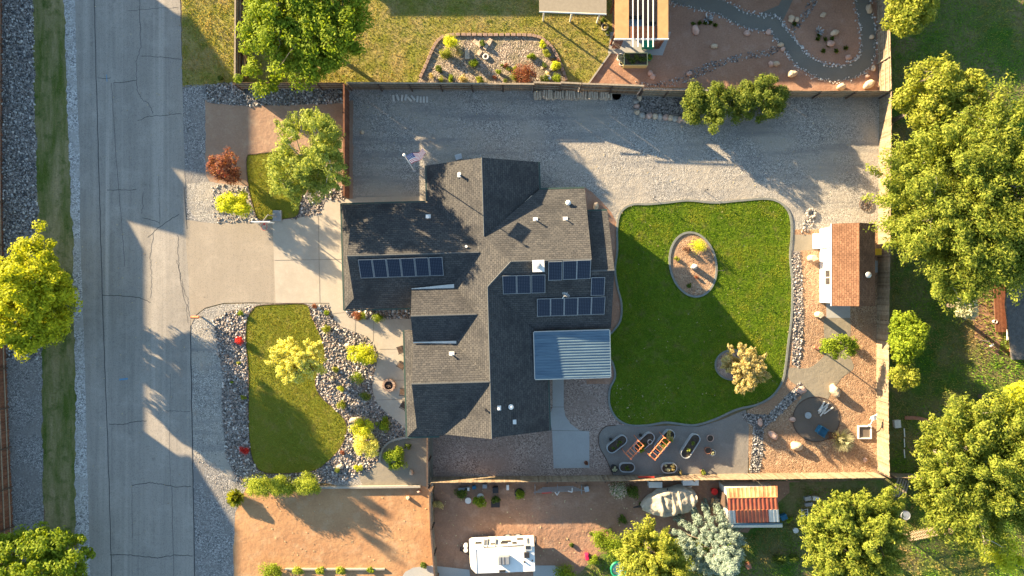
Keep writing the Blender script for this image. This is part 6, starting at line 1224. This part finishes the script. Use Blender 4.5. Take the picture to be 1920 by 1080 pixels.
g = MB(); g.box((s0.x + 2.2, s0.y - .12, 1.0), (4.1, .1, 1.7)); g.box((s0.x + 2.2, s0.y - .22, 1.87), (4.3, .35, .04)); g.build('side_lean_to', M['bluemetal'], ms)
for s in (0, 1):
    q = W(1352, 912 + s * 62); g = MB(); g.box(q + Vector((.25, 0 if s else -.1, .95)), (.55, .07, 1.9), -.6 + s * 1.5); g.build('open_door', M['offwhite'], ms)
boxpx('white_chest', 1229, 909, 1.05, .45, .7, 'offwhite', 'white chest against the fence above the covered boat', 'chest'); boxpx('white_chest', 1295, 905, 1.25, .42, .7, 'white', 'white long chest against the fence right of the other chest', 'chest')
q = W(1340, 922, .5); q.z = 0; t = thing('red_bucket', 'red bucket left of the rusty roofed shed', 'bucket', q); g = MB(); g.cyl(q, .2, .5, 18, .26); g.build('bucket', M['red'], t); g = MB(); g.ring(q + Vector((0, 0, .5)), .26, .02); g.build('rim', M['red'], t)
q = W(1341, 946, .4); q.z = 0; t = thing('wooden_bench', 'small wooden bench below the red bucket', 'bench', q)
for dx in (-.22, .16): g = MB(); g.box(q + Vector((dx, 0, .42)), (.2 if dx < 0 else .4, 1.0, .05)); g.build('seat', M['ochre' if dx < 0 else 'rail'], t)
for sx in (-1, 1):
    for sy in (-1, 1): g = MB(); g.box(q + Vector((sx * .26, sy * .42, .2)), (.06, .06, .4)); g.build('leg', M['rail'], t)
q = W(1101, 1045, .4); q.z = 0; t = thing('fuel_can', 'magenta red canister on the dirt right of the trailer', 'canister', q); g = MB(); g.box(q + Vector((0, 0, .22)), (.3, .55, .44), .15); g.build('body', M['magenta'], t, bevel=.05); g = MB(); g.cyl(q + Vector((0, .15, .44)), .05, .1, 10); g.build('spout', M['magenta'], t)
q = W(1160, 1068, .2); q.z = 0; t = thing('paddling_pool', 'green rimmed paddling pool at the bottom edge', 'pool', q); g = MB(); g.ring(q + Vector((0, 0, .18)), .62, .10, 28, 8); g.build('rim', M['green'], t, smooth=True); g = MB(); g.cyl(q, .6, .1, 26); g.build('water', plain('pool_liner', (.45, .60, .58), .2), t)
# junk along the fence
for x, y, r, h, mt, lb in ((878, 938, .26, .12, 'white', 'white round lid in the junk row below the fence'), (901, 931, .3, .14, 'offwhite', 'beige round lid right of the white one'), (904, 939, .2, .12, 'white', 'small white tub below the beige lid'), (1694, 964, .39, .35, 'galv', 'round grey metal tub in the grass right of the round tree'), (1490, 993, .22, .25, 'offwhite', 'small pale bucket below the timber pile')):
    q = W(x, y); t = thing('round_tub', lb, 'tub', q); g = MB(); g.cyl(q, r * .85, h, 22, r); g.build('tub', M[mt], t); g = MB(); g.ring(q + Vector((0, 0, h)), r * .95, .02, 22); g.build('rim', M['steel_grey' if mt == 'galv' else mt], t)
g = MB(); q = W(929, 946); g.box(q + Vector((0, 0, .03)), (.72, .45, .06)); tag(g.build('ground_hatch', M['black'], loc=q), 'dark square hatch flat on the reddish dirt', 'hatch')
q = W(974, 924); t = thing('tyre', 'black tyre lying below the long fence', 'tyre', q); g = MB(); g.ring(q + Vector((0, 0, .12)), .3, .12, 24, 8); g.build('tyre', M['black'], t, smooth=True)
for i, (x, y, w_, h_, z_, mt, rz_, lb) in enumerate([(868, 918, .7, .3, .4, 'steel_grey', .1, 'grey crate at the left end of the junk row'), (862, 923, .35, .3, .3, 'galv', .6, 'small grey box beside the grey crate'), (876, 917, .35, .25, .4, 'offwhite', 0, 'white box in the junk row'), (909, 912, .35, .3, .4, 'steel_grey', 0, 'grey box above the beige round lid'), (929, 919, .45, .45, .4, 'black', .1, 'dark bin above the ground hatch'), (952, 914, .2, .4, .4, 'white', 0, 'narrow white box near the middle of the junk row'), (889, 914, .3, .25, .3, 'blue', .3, 'small blue box in the junk row'), (1100, 917, .35, .4, .4, 'galv', .2, 'grey box at the right end of the scrap row'), (1470, 970, .5, .4, .35, 'blue', .4, 'blue tub at the lower right corner of the rusty shed'), (1683, 795, .5, .6, .3, 'paleblock', .1, 'pale box behind the long tan fence'), (1515, 935, .5, .3, .3, 'galv', .2, 'grey box at the top of the timber pile'), (1530, 935, .5, .3, .3, 'paleblock', -.1, 'pale box right of the grey box'), (1517, 946, .6, .25, .25, 'steel_grey', .1, 'grey slab box below the grey box'), (1380, 988, .55, .25, .4, 'offwhite', 0, 'white box under the eave of the rusty roofed shed'), (1404, 1062, .4, .4, .4, 'terracotta', .3, 'reddish box right of the spruce')]):
    boxpx('storage_crate', x, y, w_, h_, z_, mt, lb, 'crate', rz_)
t = thing('scrap_rack', 'rusty metal rack of pipes below the long fence', 'rack', W(1040, 914)); g = MB()
for i in range(5): g.tube(W(1000 + i * 4, 921 - i * 2.2) + Vector((0, 0, .35)), W(1095 - i * 5, 917 - i * 2) + Vector((0, 0, .4)), .03)
for x in (1003, 1045, 1090): g.tube(W(x, 908), W(x, 924) + Vector((0, 0, .45)), .03); g.tube(W(x, 924), W(x, 908) + Vector((0, 0, .45)), .03)
g.build('pipes', M['steel_grey'], t); g = MB(); g.box(W(1025, 922) + Vector((0, 0, .2)), (.8, .12, .12), .1); g.build('red_bar', M['redbanner'], t); g = MB(); g.path([W(1040, 920) + Vector((0, 0, .4)), W(1044, 925) + Vector((0, 0, .5)), W(1048, 919) + Vector((0, 0, .4))], .04); g.path([W(1064, 918) + Vector((0, 0, .4)), W(1072, 920) + Vector((0, 0, .4)), W(1072, 912) + Vector((0, 0, .4))], .045); g.build('fitting', M['white'], t)
t = thing('ladder', 'pale weathered lattice ladder lying in the grass', 'ladder', W(1508, 970)); g = MB()
for x in (1502, 1513): g.tube(W(x, 953) + Vector((0, 0, .15)), W(x - 1, 992) + Vector((0, 0, .15)), .035, n=4)
g.build('side_rail', M['paleblock'], t)
for i in range(8): g = MB(); g.tube(W(1502, 956 + i * 4.8) + Vector((0, 0, .17)), W(1513, 953 + i * 4.8) + Vector((0, 0, .17)), .025, n=4); g.build('rung', M['paleblock'], t)
t = thing('wood_pallet', 'dark slatted pallet lying below the fence corner', 'pallet', W(1688, 912)); 
for i in range(5): g = MB(); g.box(W(1678 + i * 5, 912 + i * 1.2) + Vector((0, 0, .14)), (.14, 1.6, .04), -.3); g.build('slat', M['rail'], t)
for s in (-14, 14): g = MB(); g.box(W(1688, 912 + s) + Vector((0, 0, .06)), (1.2, .1, .1), -.3); g.build('bearer', M['wood_dark'], t)
kerb('brick_edging', curve(WP([(1696, 783), (1722, 784), (1748, 792), (1768, 804), (1790, 822), (1800, 834)]), False), .28, 0, .12, M['terracotta'], 'curved brick edging in the rough grass behind the long fence', 'edging', False)
g = MB(); [g.tube(W(1694, y_) + Vector((0, 0, .1)), W(1695, y_ + 16) + Vector((0, 0, .1)), .04) for y_ in (803, 822, 842)]; tag(g.build('irrigation_pipe', M['white']), 'thin white pipe lying behind the long tan fence', 'pipe')
# right neighbour: brick house corner with dark roof, wooden deck
nh = thing('brick_house', 'brick house with dark roof cut by the right edge', 'house', W(1910, 600)); 
g = MB(); zz = 3.0; P = [W(1893, 500, zz), W(1886, 570, zz), W(1898, 674, zz), W(2100, 674, zz), W(2100, 500, zz)]; P = [Vector((p.x, p.y, zz)) for p in P]; P[3].z = P[4].z = 4.2
V = P + [p - Vector((0, 0, .15)) for p in P]; g.add(V, [(0, 1, 2, 3, 4), (9, 8, 7, 6, 5)] + [(i, 5 + i, 5 + (i + 1) % 5, (i + 1) % 5) for i in range(5)]); g.build('roof', plain('grey_roof', (.10, .095, .09), .9, var=.25, scale=4, bmp=.02), nh)
M['brick'] = shingles('brick', (.34, .13, .07), (.44, .19, .10), 'x', 0, .09, .004, 1.4, .01)
g = MB(); a0 = W(1872, 500); a1 = W(1884, 668); g.box(((a0.x + 48) / 2 + .9, (a0.y + a1.y) / 2, 1.4), (48 - a0.x, a0.y - a1.y, 2.8)); g.build('wall', M['brick'], nh)
dk = thing('wooden_deck', 'tan wooden deck along the brick house wall', 'deck', W(1865, 590)); 
g = MB()
for i in range(11): g.box(W(1862 - 0 + i * 1.9, 575 + 2 * 0) + Vector((0, 0, .22)), (.078, 4.2, .05), .05)
g.build('boards', M['wood_red'], dk); g = MB(); g.box(W(1871, 575) + Vector((0, 0, .1)), (.8, 3.9, .18), .05); g.build('frame', M['wood_dark'], dk)
t = thing('window_bench', 'white framed bench on the deck by the brick house', 'bench', W(1885, 628)); g = MB(); [g.box(W(1886, 618 + i * 8) + Vector((0, 0, .45)), (.5, .07, .05)) for i in range(3)]; g.box(W(1882, 628) + Vector((0, 0, .4)), (.07, .8, .06)); g.box(W(1890, 628) + Vector((0, 0, .2)), (.07, .8, .4)); g.build('frame', M['white'], t)
pot(1867, 603, .15, .3, 'small white pot on the deck edge', 'white'); q = W(1848, 640); t = thing('garden_tripod', 'black and white garden equipment on the bare patch', 'equipment', q); g = MB(); [g.tube(q + Vector((0, 0, .5)), q + Vector((.4 * math.cos(a), .4 * math.sin(a), 0)), .03) for a in (0, 1.5, 2.9, 4.4)]; g.build('legs', M['black'], t); g = MB(); g.box(q + Vector((.3, -.3, .3)), (.3, .12, .12), .5); g.build('head', M['white'], t)

# ------------------------------------------------------------------ houses across the street and above: they throw the long shadows
def offhouse(x, ya, yb, halfw, zr_, ze_, label, axis='y', hip0=0, hip1=0, wallmat='stucco'):
    t = thing('house', label, 'house', (x, (ya + yb) / 2, 0) if axis == 'y' else ((ya + yb) / 2, x, 0)); T = (lambda a, b, c: (a, b, c)) if axis == 'y' else (lambda a, b, c: (b, a, c))
    g = MB(); V = [T(x - halfw, ya, ze_), T(x + halfw, ya, ze_), T(x + halfw, yb, ze_), T(x - halfw, yb, ze_), T(x, ya + hip0, zr_), T(x, yb - hip1, zr_)]
    g.add(V, [(1, 2, 5, 4), (3, 0, 4, 5), (0, 1, 4), (2, 3, 5), (3, 2, 1, 0)]); g.build('roof', M['roof_x'], t)
    g = MB(); g.box(T(x, (ya + yb) / 2, ze_ / 2 - .02), (2 * halfw - .9, yb - ya - .9, ze_ - .04) if axis == 'y' else (yb - ya - .9, 2 * halfw - .9, ze_ - .04)); g.build('wall', M[wallmat], t)
    n = max(2, int((yb - ya) / 4))
    for k in range(n):
        yc = ya + (yb - ya) * (k + .5) / n; s = 1 if axis == 'y' else -1
        f = MB(); g = MB(); c_ = T(x + s * (halfw - .42), yc, 1.6); f.box(c_, (.08, 1.4, 1.3) if axis == 'y' else (1.4, .08, 1.3)); fo = f.build('window', M['white'], t); c_ = T(x + s * (halfw - .37), yc, 1.6); g.box(c_, (.04, 1.2, 1.1) if axis == 'y' else (1.2, .04, 1.1)); g.build('pane', M['glass'], fo)
XS = W(-110, 0).x
def yy(p): return (540 - p) / PXM
offhouse(XS, yy(25), yy(-236), 4.5, 8.3, 5.2, 'tall two storey house across the street at the upper left', hip0=4.5, hip1=.3)
offhouse(XS, yy(172), yy(18), 3.6, 6.55, 4.0, 'middle wing of the house across the street', hip0=2.6)
offhouse(XS, yy(585), yy(165), 4.2, 5.45, 2.8, 'long low house across the street beside the maple', hip1=1.4)
offhouse(XS, yy(1150), yy(590), 4.5, 7.9, 5.2, 'tall house across the street at the lower left', hip1=.2)
offhouse(yy(-200), W(540, 0).x, W(1010, 0).x, 4.2, 4.4, 2.7, 'low house above the neighbour lawn', 'x', 1.0, 1.0)
offhouse(yy(-75), W(1040, 0).x, W(1745, 0).x, 2.6, 4.55, 2.8, 'house above the red gravel yard', 'x', .5, 3.0)
